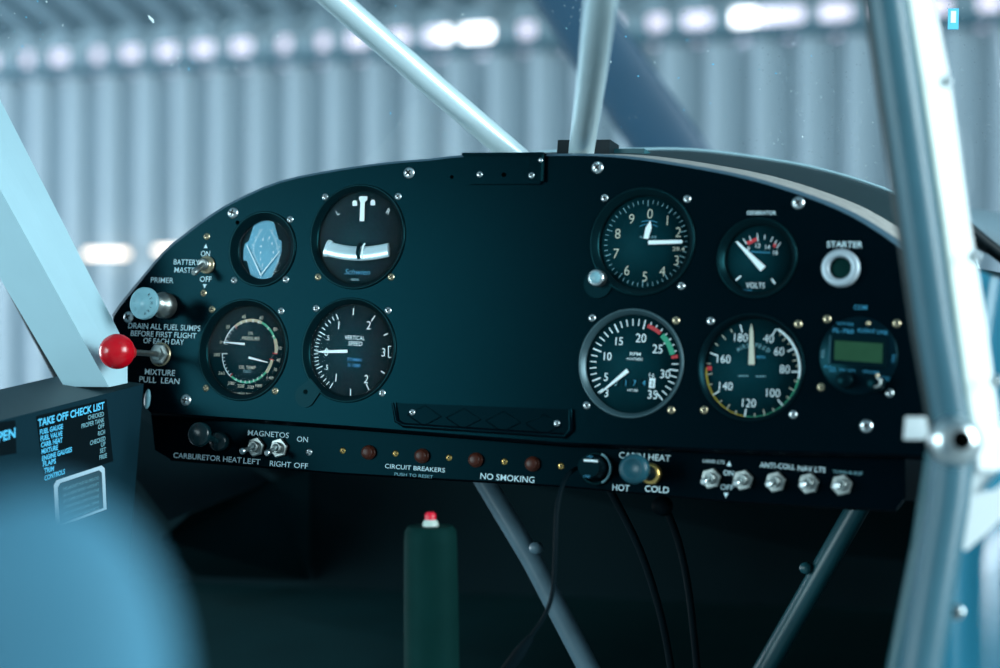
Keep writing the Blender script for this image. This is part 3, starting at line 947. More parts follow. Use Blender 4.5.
# ================================================================= LOWER SWITCH PANEL
ZS = -14.0
sp = thing('switch_panel', 'long narrow black switch panel hanging under the instrument panel', 'switch panel', (0, 0, 0))
top = [un(*q, ZS) for q in ((150, 405), (240, 412), (340, 422), (560, 436), (720, 446), (905, 452))]
bot = [un(*q, ZS) for q in ((905, 498), (896, 510), (814, 505.5), (720, 499.5), (560, 485), (340, 472.5), (240, 464.5), (170, 459), (155, 450))]
mb = MB(); mb.poly([(p.x, p.y) for p in top + bot], ZS - 2, ZS, 'dark_paint')
mb.loft([[(p.x, p.y, ZS) for p in bot[1:8]], [(p.x, p.y - 1.4, ZS - 1.2) for p in bot[1:8]], [(p.x, p.y - 1.6, ZS - 22) for p in bot[1:8]]], 'dark_paint')
mb.build('panel_face', sp)


def sl(items, m='white_paint', label=None, bold=.002): return letter('lettering', items, sp, ZS, m=m, label=label, bold=bold).__setattr__('location', (0, 0, ZS * .001))


sl([('CARBURETOR HEAT', 173.5, 241.5, 455.5, 459.5, 5.6)], label='white words CARBURETOR HEAT')
sl([('MAGNETOS', 248, 289, 432.8, 435, 5.6)], label='white word MAGNETOS')
sl([('LEFT', 243.5, 260.5, 460.3, 462, 5.6), ('RIGHT', 270, 291, 463, 464.8, 5.6)], label='white words LEFT and RIGHT')
sl([('ON', 297, 308, 438.6, 439.6, 5.6), ('OFF', 294, 308, 465, 466, 5.6)], label='white words ON and OFF')
sl([('CIRCUIT BREAKERS', 385, 445, 466, 470, 4.6), ], label='white words CIRCUIT BREAKERS', bold=.0)
sl([('PUSH TO RESET', 394.5, 433, 474.3, 476.3, 3.2)], m='dim_paint', label='dim words PUSH TO RESET')
sl([('NO SMOKING', 480.5, 534.5, 476, 479.5, 6.4)], label='white words NO SMOKING')
sl([('CABIN HEAT', 619, 670.5, 454.8, 458.2, 6.6)], label='white words CABIN HEAT')
sl([('HOT', 612.5, 629.5, 487, 488, 6.6), ('COLD', 645, 669, 488.6, 489.6, 6.6)], label='white words HOT and COLD')
sl([('LAND LTS', 703, 724.5, 460.6, 462.2, 3.4), ('UP', 729.3, 463.5, 5), ('ON', 723.5, 733.5, 472.6, 473, 5.6), ('OFF', 720.5, 733.5, 486.8, 487.4, 5.6), ('DN', 726, 495.3, 5)], label='white words LAND LTS ON OFF with arrows')
sl([('ANTI-COLL', 760, 795, 464, 467.5, 5.4), ('NAV LTS', 798, 825.5, 467.8, 470, 5.4)], label='white words ANTI-COLL NAV LTS')
sl([('TURN & SLIP', 833, 862.5, 471.2, 473.8, 3.2)], m='dim_paint', label='dim words TURN and SLIP')
for q in ((342.8, 450.6), (395.5, 453.5), (449, 457.6), (504.4, 461.6), (561, 466)): screw('gold', sp, un(*q, ZS), 'small gold screw')
screw('steel', sp, un(309, 452, ZS), 'silver screw')

# ---- magneto switches
for (u, v), (tu, tv), lb in (((257, 447), (241.5, 451.5), 'left toggle switch of the two under the word magnetos'), ((280, 448), (266.5, 453.3), 'right toggle switch of the two under the word magnetos')):
    p = un(u, v, ZS); e = pix_dir(tu, tv, p, 22); toggle(p, e, lb, 'magneto switches', .92)
# ---- five light switches
for (u, v), (tu, tv), lb in (((711.5, 478.5), (703, 482), 'silver toggle switch under land lts, leftmost of the five on the right'), ((743.5, 480), (735.5, 483.5), 'silver toggle switch just right of the on and off lettering'),
                             ((776, 482), (768, 484.5), 'silver toggle switch under the word anti-coll, middle of five'), ((809, 483.5), (802, 485), 'silver toggle switch under the word nav lts'), ((842, 485), (835.5, 486), 'silver toggle switch at the far right end of the row')):
    p = un(u, v, ZS); e = pix_dir(tu, tv, p, 17); toggle(p, e, lb, 'light switches in a row', .88)
# ---- circuit breakers
for i, (u, v, lb) in enumerate(((369.3, 452.4, 'brown circuit breaker button, leftmost of four'), (422.5, 456, 'brown circuit breaker button above the word breakers'),
                             (476.3, 460, 'brown circuit breaker button above the word no'), (533, 464, 'brown circuit breaker button above the word smoking, rightmost of four'))):
    if i == 0:
        cb = g = thing('circuit_breaker', lb, 'circuit breaker', un(u, v, ZS), 'circuit breakers in a row')
        mb = MB(); mb.lathe([(5.5, 0), (5.6, 1.2), (5.0, 1.8), (4.6, 1.8)], 'breaker_brown', 32); mb.build('collar', g)
        mb = MB(); mb.lathe([(0, 6.2), (2.2, 6.2), (4.3, 5.4), (4.9, 4.2), (4.9, 0)], 'breaker_brown', 32); mb.build('button_cap', g)
    else:
        g = copy_tree(cb); g.matrix_world = MA @ Matrix.Translation(un(u, v, ZS) * .001); g['label'] = lb
# ---- carburettor heat knob
p = un(221, 441.5, ZS); e = pix_dir(197.5, 434, p, 42)
g = thing('carburetor_heat_knob', 'dark glossy pull knob above the words carburetor heat', 'pull knob', p)
mb = MB(); mb.lathe([(7.6, 0), (7.8, 5), (6.4, 7), (0, 7)], 'knob_dark', 32); mb.build('collar', g)
mb = MB(); mb.tube([(0, 0, 5), (e.x * .9, e.y * .9, 36)], 2.6, 'knob_dark', 16); mb.build('shaft', g)
mb = MB(); mb.lathe([(0, 1), (7.5, .6), (9.2, -1), (9.4, -5), (6, -8), (0, -9)], 'knob_dark', 40); mb.build('knob', g, loc=e)
# ---- cabin heat knob
p = un(652, 474, ZS); e = pix_dir(632.5, 468.6, p, 36)
g = thing('cabin_heat_knob', 'round teal pull knob between the words hot and cold', 'pull knob', p)
mb = MB(); mb.lathe([(7.4, 0), (7.6, 5), (6.4, 6.4), (0, 7)], 'gold', 32); mb.build('collar', g)['label'] = 'brass collar'
mb = MB(); mb.tube([(0, 0, 5), (e.x * .9, e.y * .9, 32)], 5.4, 'rubber', 20); mb.build('shaft', g)
mb = MB(); mb.lathe([(0, 0), (6.2, 0), (6.8, .9), (7.4, .9), (8.6, 0), (10.2, -1.2), (10.6, -4), (9.8, -9), (6, -11), (0, -11)], 'knob_teal', 48); mb.build('knob', g, loc=e)
# ---- power socket, plug and cable
p = un(597, 468.6, ZS)
g = thing('power_socket', 'round black accessory power socket with shiny rim beside no smoking', 'socket', p)
mb = MB(); mb.lathe([(11.8, 0), (12.2, 3), (11.2, 4), (9.8, 3.4), (9.4, -6), (0, -6)], 'black_rim', 48); mb.build('socket_rim', g)
mb = MB(); arc(mb, 20, 150, 10.6, 12.0, 'dim_paint', z=4.0); mb.build('painted_rim_highlight', g)['label'] = 'painted highlight on the rim'  # highlight painted as a pale arc on part of the rim
g = thing('power_cable', 'thin black cable plugged into the socket and drooping to the floor', 'cable', p)
e = pix_dir(588.5, 466.5, p, 22)
mb = MB(); mb.tube([(0, 0, -4), (0, 0, 2), e], [8.4, 8.6, 8.0], 'black_plastic', 28); q = e + Vector((0, 0, .2))
mb.box((q.x + 1.5, q.y + 4.2, q.z + .2), (10.5, 1.5, .6), 'white_dial'); text(mb, '12V', q.x + 1, q.y + 7, 1.6, 'pale_lettering', z=q.z + .7, w=4)
text(mb, 'USB', q.x - .5, q.y - 7, 1.6, 'pale_lettering', z=q.z + .7, w=5)
mb.build('plug', g)
cpts = [at(582, 467, 1235), at(572, 471, 1220), at(563, 484, 1205), at(557, 510, 1195), at(555.5, 545, 1190), at(553, 590, 1190), at(545, 615, 1190), at(532, 635, 1190), at(518, 655, 1190)]
mb = MB(); mb.tube([c - p for c in smooth_pts(cpts, 5)], 1.6, 'rubber', 10); mb.build('cord', g)
mb = MB(); mb.tube([c - p for c in (at(531, 637, 1190), at(520, 652, 1190), at(505, 672, 1190))], [2.6, 4.4, 4.2], 'rubber', 14); mb.build('cord_plug', g)

# ================================================================= GLARE SHIELD, WINDSHIELD
g = thing('glare_shield', 'curved deck running forward from the top edge of the instrument panel', 'glare shield', (0, 0, 0))
B = [p + LF * 80 for p in AR]; Cc = []
ax, ay = 0.0, 0.0
for i, p in enumerate(AR):
    k = min(1, max(0, (p.x + 20) / 320))
    Cc.append(p + LF * 215 + Vector((p.x * .02, 3 * k, 0)))
A0 = [p + Vector((0, 0, -1.2)) for p in AR]
A1 = [p + LF * 4 + Vector((p.x * .012, 1.6, 0)) for p in AR]
A2 = [p + LF * 9 + Vector((p.x * .010, 1.2, 0)) for p in AR]
mb = MB(); mb.loft([A0, A1, A2], 'deck_piping'); mb.build('edge_piping', g)
mb = MB(); mb.loft([A2, [p + LF * 40 + Vector((0, .6, 0)) for p in AR], B], 'deck_vinyl'); mb.build('deck_cover', g)['label'] = 'grainy grey cover'
mb = MB(); mb.loft([B, [a + (b - a) * .5 + Vector((0, 1, 0)) for a, b in zip(B, Cc)], Cc], 'deck_dark'); mb.build('deck_band', g)['label'] = 'dark teal band'
# windshield: from the deck's front edge up and back over the pilot
ws = MB()
rows = []
for t in range(9):
    k = t / 8
    rows.append([c + Vector((c.x * .10 * k, 430 * k, 330 * k * k)) - Vector((0, 0, 0)) for c in Cc])
ws.loft(rows, 'windshield_glass')
w = thing('windshield', 'clear curved plastic windshield with dust specks above the panel', 'windshield', (0, 0, 0))
ws.build('pane', w)
mb = MB(); mb.tube([c + Vector((0, 1.5, 0)) for c in Cc], 1.3, 'window_post', 8); mb.build('lower_seal', w)['label'] = 'thin pale edge strip'


def speck(mb, u, v, w, h, rot, m='white_dial', d=1390):
    c = at(u, v, d); pts = []
    rx = RT @ Vector((cos(rot), sin(rot), 0)); ry = RT @ Vector((-sin(rot), cos(rot), 0))
    n = 10
    for i in range(n):
        a = 2 * pi * i / n; q = .7 + .5 * random.random()
        pts.append(c + rx * (w * q * cos(a)) + ry * (h * q * sin(a)))
    mb.add(pts + [c + RT @ Vector((0, 0, .4))], [(i, (i + 1) % n, n) for i in range(n)], m)


mb = MB()
speck(mb, 151, 19, 4.0, 1.3, -.9)
for i in range(90):
    uu, vv = random.choice(((random.gauss(172, 22), random.gauss(58, 13)), (random.gauss(25, 20), random.gauss(25, 15)), (random.uniform(200, 560), random.uniform(2, 150)), (random.uniform(620, 860), random.uniform(2, 150)), (random.gauss(640, 40), random.gauss(60, 40))))
    vv = abs(vv); s = random.uniform(.25, .8)
    if uu > 0: speck(mb, uu, vv, s * 1.3, s * .7, random.uniform(0, 3), random.choice(('white_dial', 'placard_letter', 'knob_grey')))
mb.build('dirt_specks', w)

# ================================================================= STRUCTURE TUBES
def tube_thing(name, label, cat, pts, rads, m, group=None, flat=1.0, seg=28):
    base = Vector(pts[0])
    mb = MB(); mb.tube([Vector(p) - base for p in pts], rads, m, seg, flat=flat)
    o = mb.build(name, None, loc=base)
    return tag(o, label, cat, group)


tube_thing('brace_tube', 'pale diagonal tube sloping up to the left behind the windshield', 'tube', [at(527, 166, 1330), at(430, 83, 1275), at(295, -35, 1200), at(60, -240, 1075)], 9.6, 'white_tube')
tube_thing('support_tube', 'pale upright tube rising from the middle of the panel top', 'tube', [at(578.5, 172, 1345), at(592, 75, 1120), at(606, -45, 930), at(655, -420, 690)], 9.8, 'white_tube')
# block at its foot
base = at(590, 155, 1350)
mb = MB(); mb.box((-2, -10, 0), (44, 40, 22), 'bracket_paint'); mb.box((32, -12, -8), (26, 34, 16), 'tube_teal')
tag(mb.build('mount_block', None, loc=base), 'small dark block at the foot of the upright tube', 'block')

# left window post: slanted box section with a bright and a shaded side
def prism(name, rows, m, parent=None):
    """rows: cross sections (lists of points) lofted and capped"""
    mb = MB()
    mb.loft(rows, m, smooth=False, closed=True)
    n = len(rows[0]); mb.add(rows[0], [tuple(range(n))], m); mb.add(rows[-1], [tuple(range(n))], m)
    return mb, rows


bt = [at(127.5, 349, 1352), at(127.5, 383, 1336), at(109, 387, 1318), at(64, 386.5, 1345), at(70, 372, 1400)]
tp = [at(-65, -28, 1352), at(-90, -20, 1328), at(-118, -25, 1308), at(-165, 0, 1345), at(-130, -30, 1400)]
# lower shoe then long post
mb, _ = prism('p', [bt, tp], 'window_post')
pw = tag(mb.build('window_post', None), 'broad pale slanted window post rising to the upper left', 'post')
mb = MB(); mb.tube([at(66, 390, 1420), at(-2, 262, 1420), at(-122, 40, 1420)], 4.5, 'bracket_paint', 12)  # dark tube put in as the shadow line left of the post
sl_ = mb.build('edge_shadow_line', pw); sl_.matrix_world = MA
# ------------------------------------------------ left side sill with check list
X0 = -302.0
side = thing('side_console', 'dark side console with white take off check list at lower left', 'console', (0, 0, 0))
p0, p1 = unx(143.6, 384, X0), unx(-60, 436, X0)
dn = Vector((0, -1, -.12))
mb = MB()
w = 75
tl, tr_ = p1, p0
mb.loft([[tl + Vector((0, -230, 0)), tl, tl + Vector((-w, 4, 0)), tl + Vector((-w, -230, 0))], [tr_ + Vector((0, -300, -6)), tr_, tr_ + Vector((-w, 4, 0)), tr_ + Vector((-w, -300, 0))]], 'side_paint', smooth=False, closed=True)
mb.add([tr_ + Vector((0, -300, -6)), tr_, tr_ + Vector((-w, 4, 0)), tr_ + Vector((-w, -300, 0))], [(0, 1, 2, 3)], 'side_paint')
mb.build('console_body', side)
mb = MB(); mb.loft([[tl + Vector((.8, .2, 0)), tl + Vector((-w, 4.6, 0))], [tr_ + Vector((.8, .2, 0)), tr_ + Vector((-w, 4.6, 0))]], 'sill_dark', smooth=False); mb.build('sill_top', side)


def side_frame(u0, v0, u1, v1, u2, v2):
    """plane frame on X=X0: origin, along, up"""
    a, b, c = unx(u0, v0, X0), unx(u1, v1, X0), unx(u2, v2, X0)
    return a, b - a, c - a


def side_map(mb, vs, fs, o, ax_, ay_, m, lift=.6):
    mb.add([o + ax_ * p[0] + ay_ * p[1] + Vector((lift, 0, 0)) for p in vs], fs, m)


mb = MB()
a, ux, uy = side_frame(36, 416, 106, 399, 44, 482)
side_map(mb, [(0, 0), (1, 0), (1, 1), (0, 1)], [(0, 1, 2, 3)], a, ux, uy, 'placard_black', .4)
cl = mb.build('check_list_placard', side)
# text placed by start and end pixels on the side plane
def stext(mb, s, u0, v0, u1, v1, hp, m='placard_letter', bold=.03):
    a, b = unx(u0, v0, X0), unx(u1, v1, X0)
    up = unx((u0 + u1) / 2, (v0 + v1) / 2 - hp, X0) - unx((u0 + u1) / 2, (v0 + v1) / 2, X0)
    vs, fs, x0, x1 = glyphs(s, bold)
    mb.add([a + (b - a) * ((x - x0) / (x1 - x0)) + up * (y / CAP - .5) + Vector((.9, 0, 0)) for x, y in vs], fs, m)


mb = MB()
stext(mb, 'TAKE OFF CHECK LIST', 37, 423, 103.5, 405, 7.5, 'placard_letter')
L_ = [('FUEL GAUGE', 39, 432, 62, 426), ('FUEL VALVE', 39.5, 438.5, 61.5, 433), ('CARB. HEAT', 40, 445, 61.5, 439.5), ('MIXTURE', 40.5, 451.5, 57, 447), ('ENGINE GAUGES', 41, 458.5, 71, 449), ('FLAPS', 42, 464, 55, 460.5), ('TRIM', 43, 470.5, 53, 468), ('CONTROLS', 43.5, 478, 64, 471)]
for s, *q in L_: stext(mb, s, *q, 5.0)
R_ = [('CHECKED', 87, 417.5, 103, 413.5), ('PROPER TANK', 80.5, 426, 103.5, 419.5), ('OFF', 97, 427, 103.5, 425), ('RICH', 97, 433.5, 104, 431.5), ('CHECKED', 89, 443, 104.5, 438), ('UP', 100, 444.5, 104.5, 443.5), ('SET', 99, 451, 105, 449), ('FREE', 98.5, 457.5, 106, 455)]
for s, *q in R_: stext(mb, s, *q, 4.6, 'dim_paint', bold=.02)
mb.build('lettering', cl)
mb = MB()
a, ux, uy = side_frame(-14, 424, 15, 420, -13, 458)
side_map(mb, [(0, 0), (1, 0), (1, 1), (0, 1)], [(0, 1, 2, 3)], a, ux, uy, 'placard_black', .4)
op = mb.build('open_placard', side)
mb = MB(); stext(mb, 'OPEN', -12, 440, 14.5, 432, 10); mb.build('lettering', op)
mb = MB()
a, ux, uy = side_frame(53, 481, 104, 464.5, 55, 520)
P2 = [(0, .1), (.06, 0), (.94, 0), (1, .1), (1, 1.2), (0, 1.2)]
side_map(mb, P2, [tuple(range(6))], a, ux, uy, 'placard_rim', .5)
side_map(mb, [(.07 + x * .86, .10 + y * .86) for x, y in P2], [tuple(range(6))], a, ux, uy, 'placard_plate', .8)
dp = mb.build('data_plate', side); dp['label'] = 'small plate with pale rounded border'
mb = MB()
for i, s in enumerate(('THIS AIRCRAFT MUST BE OPERATED', 'AS A LIGHT SPORT AIRCRAFT', 'IN COMPLIANCE WITH THE', 'OPERATING LIMITATIONS', 'NO INTENTIONAL SPINS', 'NO AEROBATICS')):
    v = 489 + i * 6
    stext(mb, s, 62 + i * .4, v, 98, v - 11.5, 3.2, 'dim_paint', bold=0)
mb.build('lettering', dp)
# white chip on the side of the panel beside the sill
p = at(146, 397, 1285)
mb = MB(); mb.lathe([(0, 1.5), (5, 1.2), (6, 0), (0, 0)], 'knob_grey', 24, Matrix.Scale(.5, 4, (1, 0, 0)) @ Matrix.Scale(1.35, 4, (0, 1, 0)))
tag(mb.build('trim_button', None, loc=un(147.5, 399, .2)), 'small pale oval button at the lower left panel corner', 'button')

# ================================================================= RIGHT DOOR FRAME
fr = thing('door_frame', 'broad teal grey tube with bright white window strip along the right edge', 'door frame', at(940, 400, 960))
o0 = at(940, 400, 960)
mb = MB(); mb.tube([p - o0 for p in (at(953, 438, 960), at(934, 330, 958), at(919, 225, 955), at(885, -10, 950), at(872, -100, 948))], 12.0, 'grey_tube', 32); mb.build('frame_tube', fr)
mb = MB(); mb.tube([p - o0 for p in (at(972, 430, 955), at(944, 225, 950), at(921, 75, 948), at(907, -10, 946), at(893, -100, 945))], 2.6, 'cream_tube', 12); mb.build('edge_bead', fr)


def band(uvs, d, w, m, th=3):
    l = [at(u, v, d) - o0 for u, v in uvs]; r = [at(u + w_, v, d + 4) - o0 for (u, v), w_ in zip(uvs, w)]
    q = RT @ Vector((0, 0, -th))
    mb = MB(); mb.loft([l, r, [p + q for p in r], [p + q for p in l], l], m, smooth=False); return mb


mb = band(((902, -40), (910, 0), (925, 75), (947, 220), (960, 310), (977, 440), (979, 470)), 952, (24, 24, 24, 22, 24, 25, 22), 'door_white')
wsn = mb.build('window_strip', fr); wsn['label'] = 'bright white strip'
for u, v in ((945, 82), (973, 257), (995, 381)):
    s = screw('big', wsn, at(u, v, 946) - o0); s['label'] = 'round rivet'
    s.matrix_local = Matrix.Translation((at(u, v, 946) - o0) * .001) @ Matrix.Scale(.75, 4)
mb = MB(); mb.tube([p - o0 for p in (at(936, 436, 958), at(917, 330, 956), at(902, 225, 953), at(868, -10, 948), at(855, -100, 946))], 3.6, 'deck_dark', 12); mb.build('edge_shade_strip', fr)['label'] = 'dark strip for the shaded tube edge'  # dark strip added as the shaded left edge of the frame tube
# joint and lower tube
jt = MB(); q = RT.to_4x4()
jt.lathe([(0, 9), (9, 8), (14, 4), (15, -3), (11, -10), (0, -12)], 'steel', 32, Matrix.Translation(at(955, 442, 945) - o0) @ q)
jt.lathe([(0, 9.6), (5.4, 9.4), (5.6, 8)], 'hole', 20, Matrix.Translation(at(958, 439, 945) - o0) @ q)
jt.build('joint_fitting', fr)['label'] = 'rounded metal fitting with bolt hole'
fl = MB(); fl.poly([(-8, -6), (7, -6), (8, 7), (-7, 7)], -1.5, 1.5, 'door_white', Matrix.Translation(at(918, 429, 985) - o0) @ q); fl.build('bracket_tab', fr)
lt = tube_thing('lower_frame_tube', 'thick pale grey tube running down from the joint at right', 'tube', [at(953, 446, 955), at(948, 500, 950), at(938, 560, 945), at(920, 668, 935), at(905, 740, 930)], [12, 12, 12.2, 12.6, 13], 'grey_tube')
tube_thing('door_post', 'dark thin post just left of the thick lower right tube', 'tube', [at(934, 452, 1000), at(920, 545, 990), at(893, 680, 980)], 5, 'tube_teal')
# white gusset
gs = MB()
q0 = RT @ Vector((0, 0, 1))
out = [(976, 430), (1040, 425), (1040, 480), (1003, 518), (985, 535), (966, 551), (958, 545)]
pts = [at(u, v, 962) for u, v in out]; n = len(pts); oo = pts[0]
pts = [p - oo for p in pts]
back = [p - q0 * 4 for p in pts]
gs.add(pts + back, [tuple(range(n)), tuple(range(n, 2 * n))[::-1]] + [(i, (i + 1) % n, n + (i + 1) % n, n + i) for i in range(n)], 'door_white')
go = gs.build('gusset_plate', None, loc=oo); tag(go, 'bright white triangular plate at the right edge below the fitting', 'plate')
hs = MB(); c = [at(u, v, 959) - oo for u, v in ((983, 491), (1000, 470), (1012, 466), (1008, 478), (994, 490))]
hs.add(c, [(0, 1, 2, 3, 4)], 'blue_skin'); hs.build('slot', go)
# outer blue skin
bs = MB(); rows = []
for v in range(270, 771, 20):
    a_ = max(0, (540 - v) / 270) * 38
    rows.append([at(u + a_, v + 10 * sin((u - 940) / 20), 1000 + 30 * cos((u - 940) / 32)) for u in range(925, 1085, 10)])
bs.loft(rows, 'blue_skin')
bo = tag(bs.build('door_skin', None), 'glossy blue curved panel at the lower right corner', 'panel')
s = screw('big', bo, at(956, 612, 955)); s['label'] = 'shiny rivet head'
# outside cowl edge and wing strut seen through the right window
tube_thing('wing_strut', 'dark thin strut crossing behind the right window strip', 'strut', [at(955, 218, 1500), at(985, 243, 1500), at(1060, 300, 1500)], 6, 'bracket_paint')
mb = MB(); mb.loft([[at(950, 205, 1650), at(1060, 222, 1650)], [at(955, 222, 1500), at(1060, 262, 1500)], [at(955, 240, 1510), at(1060, 285, 1510)]], 'roof_metal')
tag(mb.build('cowling', None), 'grey metal cowling edge outside the right window', 'cowling')

# tag hanging on the windshield at upper right
mb = MB(); b0 = at(953, 19, 1300)
mb.poly([(-4, -8), (4, -8), (4.4, 8), (-3.6, 8)], -.6, .6, 'placard_letter', RT.to_4x4()); mb.poly([(-2, -3), (2, -3), (2.2, 6), (-1.8, 6)], .6, .8, 'door_white', RT.to_4x4())
tag(mb.build('window_tag', None, loc=b0), 'small bright blue tag at the upper right', 'tag')

# ================================================================= FOOTWELL
fw = thing('footwell_shell', 'dark firewall and footwell lining below the instrument panel', 'footwell', (0, 0, 0))
def q3(u, v, d): return at(u, v, d)
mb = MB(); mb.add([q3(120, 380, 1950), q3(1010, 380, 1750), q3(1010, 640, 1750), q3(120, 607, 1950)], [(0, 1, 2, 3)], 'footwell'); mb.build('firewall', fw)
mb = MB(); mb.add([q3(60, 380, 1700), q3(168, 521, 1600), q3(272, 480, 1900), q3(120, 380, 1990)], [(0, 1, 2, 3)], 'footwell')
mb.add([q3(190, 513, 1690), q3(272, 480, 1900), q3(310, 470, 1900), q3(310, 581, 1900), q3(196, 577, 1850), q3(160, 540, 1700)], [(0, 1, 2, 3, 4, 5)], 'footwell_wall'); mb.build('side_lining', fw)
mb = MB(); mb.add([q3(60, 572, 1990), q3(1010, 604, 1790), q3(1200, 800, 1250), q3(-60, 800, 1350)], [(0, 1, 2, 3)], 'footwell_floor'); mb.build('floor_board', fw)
# under-panel shelf so nothing shows above the firewall
mb = MB(); mb.loft([[Vector((-300, -105, -20)), Vector((330, -100, -20))], [Vector((-330, -40, -480)), Vector((360, -40, -480))], [Vector((-330, -160, -640)), Vector((380, -160, -640))]], 'footwell', smooth=False); mb.build('panel_back_cover', fw)
mb = MB(); mb.add([Vector((325, 60, -6)), Vector((325, -430, -6)), Vector((400, -430, -640)), Vector((400, 120, -640))], [(0, 1, 2, 3)], 'footwell'); mb.build('right_lining', fw)

tube_thing('rudder_frame_tube', 'grey slanting tube descending to the right below no smoking', 'tube', [at(478, 470, 1420), at(532, 560, 1400), at(600, 690, 1380)], 8.8, 'tube_grey')
tube_thing('side_frame_tube', 'teal slanting tube descending to the left under the light switches', 'tube', [at(862, 500, 1360), at(805, 600, 1380), at(750, 695, 1400)], 9.2, 'tube_teal')
mb = MB(); q = RT.to_4x4()
mb.lathe([(0, 5), (4.6, 4), (5, -4), (0, -5)], 'tube_grey', 20); b0 = at(536, 548, 1392)
tag(mb.build('clamp', None, loc=b0), 'small round clamp on the grey slanting tube', 'clamp')
mb = MB(); mb.lathe([(0, 5), (4.6, 4), (5, -4), (0, -5)], 'tube_teal', 20)
tag(mb.build('clamp', None, loc=at(806, 568, 1372)), 'small round clamp on the teal slanting tube', 'clamp')
# stick
b0 = at(432, 700, 1180)
st = thing('control_stick', 'dark green cylindrical control grip with red button on top', 'control stick', b0)
t0 = at(430.5, 526, 1180)
mb = MB(); ax_ = (t0 - b0)
mb.tube([Vector((0, 0, 0)), ax_ * .5, ax_ * .9, ax_ * .97, ax_], [19.4, 19, 18.4, 18, 15.5], 'grip_green', 40); mb.build('grip', st)
u_ = ax_.normalized()
mb = MB(); mb.tube([ax_, ax_ + u_ * 3, ax_ + u_ * 4.5], [5.6, 5.2, 3.8], 'cream_tube', 20); mb.build('button_collar', st)
mb = MB(); mb.tube([ax_ + u_ * 4, ax_ + u_ * 8, ax_ + u_ * 9.6], [3.8, 3.9, 2.6], 'red_button', 20); mb.build('button', st)
for pts, lb in (([at(610, 490, 1330), at(640, 550, 1330), at(662, 620, 1330), at(676, 700, 1330)], 'dark cable hanging below the word hot'),
                ([at(660, 495, 1360), at(678, 540, 1360), at(690, 600, 1360), at(700, 700, 1360)], 'dark cable hanging below the word cold')):
    tube_thing('hanging_cable', lb, 'cable', smooth_pts(pts, 4), 3.0, 'rubber', 'hanging cables')
mb = MB(); mb.lathe([(0, 8), (7, 6), (8, -4), (5, -10), (0, -12)], 'rubber', 20)
tag(mb.build('cable_clip', None, loc=at(662, 506, 1350)), 'dark clip holding the cables behind the switch panel', 'clip')

# ================================================================= SEAT, PROPELLER
mb = MB(); rows = []
c0 = at(47, 658, 350)
e = lambda x, p: math.copysign(abs(x) ** p, x)


def pad(a, b, c, name, parent, off):
    rows = []
    for i in range(21):
        ph = -pi / 2 + pi * i / 20
        rows.append([Vector((a * e(cos(ph), .85) * e(cos(2 * pi * k / 36), .85), b * e(sin(ph), .95), c * e(cos(ph), .85) * e(sin(2 * pi * k / 36), .85))) for k in range(36)])
    mb = MB(); mb.loft(rows, 'seat_cloth', closed=True)
    return mb.build(name, parent, loc=off)


so = thing('pilot_seat', 'rounded light blue padded seat close to the camera at lower left', 'seat', c0, rot=RT.to_4x4() @ Matrix.Rotation(rad(12), 4, 'Z'))
pad(26, 35, 16, 'headrest', so, (0, 0, 0))
pad(150, 230, 45, 'backrest', so, (-90, -275, -10))

b0 = at(770, 300, 2300)
pts = [at(770, 300, 2300), at(735, 245, 2300), at(668, 146, 2300), at(600, 48, 2300), at(530, -55, 2300)]
mb = MB(); mb.tube([p - b0 for p in pts], [30, 40, 44, 42, 38], 'prop_paint', 28, flat=1.0)
po = thing('propeller', 'dark blurred propeller blade slanting behind the upright tube', 'propeller', b0)
# flattened blade
ax_ = (pts[-1] - pts[0]).normalized(); nv = (RT @ Vector((0, 0, 1))); sd = ax_.cross(nv).normalized(); nn = sd.cross(ax_)
rows = []
for p, wd in zip(pts, (30, 41, 45, 43, 38)):
    rows.append([p - b0 + sd * wd * cos(2 * pi * k / 24) + nn * 9 * sin(2 * pi * k / 24) for k in range(24)])
mb = MB(); mb.loft(rows, 'prop_paint', closed=True); mb.build('blade', po)
mb = MB(); mb.lathe([(0, 60), (40, 40), (60, 0), (60, -60), (0, -60)], 'prop_paint', 32); mb.build('hub', po)

# ================================================================= HANGAR (world metres)
TH = math.atan(.329)
ex = Vector((cos(TH), -sin(TH), 0)); ey = Vector((sin(TH), cos(TH), 0))
WO = CAMW + Vector((0, 6.0, 0)); HB = 262.0 + .058 * 500
HT = (334 - (334 - HB)) / F * 6.0            # beam height above the camera
def wp(s, d, z): return WO + ex * s + ey * d + Vector((0, 0, z))


pitch = .157
mb = MB()
prof = []
x = -6.0
while x < 5.0:
    prof += [(x, 0), (x + .034, 0), (x + .044, .006), (x + .078, .074), (x + .088, .080), (x + .112, .080), (x + .122, .074), (x + .148, .006)]
    x += pitch
mb.loft([[wp(a, b, -1.5) for a, b in prof], [wp(a, b, HT) for a, b in prof]], 'sheet_metal', smooth=True)
# closure pieces in the gap under the roof: glowing strips behind them stand in for daylight
x = -6.0; i = 0
wide = {}
while x < 5.0:
    gap = .086
    u = 500 + F * (ex.x * x) / (6 + ex.y * x)
    if 425 < u < 470: gap = .135
    if 735 < u < 775: gap = .125
    gap *= random.uniform(.65, 1.3)
    w_ = pitch - gap
    vs = [wp(x + a, b, HT + c) for a in (0, w_) for b in (.01, .04) for c in (.0, .11)]
    mb.add(vs, [(0, 1, 3, 2), (4, 6, 7, 5), (0, 4, 5, 1), (2, 3, 7, 6), (0, 2, 6, 4), (1, 5, 7, 3)], 'roof_metal')
    vs = [wp(x + a, b, HT + c) for a in (-.01, pitch) for b in (.01, .04) for c in (.072, .16)]
    mb.add(vs, [(0, 1, 3, 2), (4, 6, 7, 5), (0, 4, 5, 1), (2, 3, 7, 6), (0, 2, 6, 4), (1, 5, 7, 3)], 'roof_metal')
    x += pitch
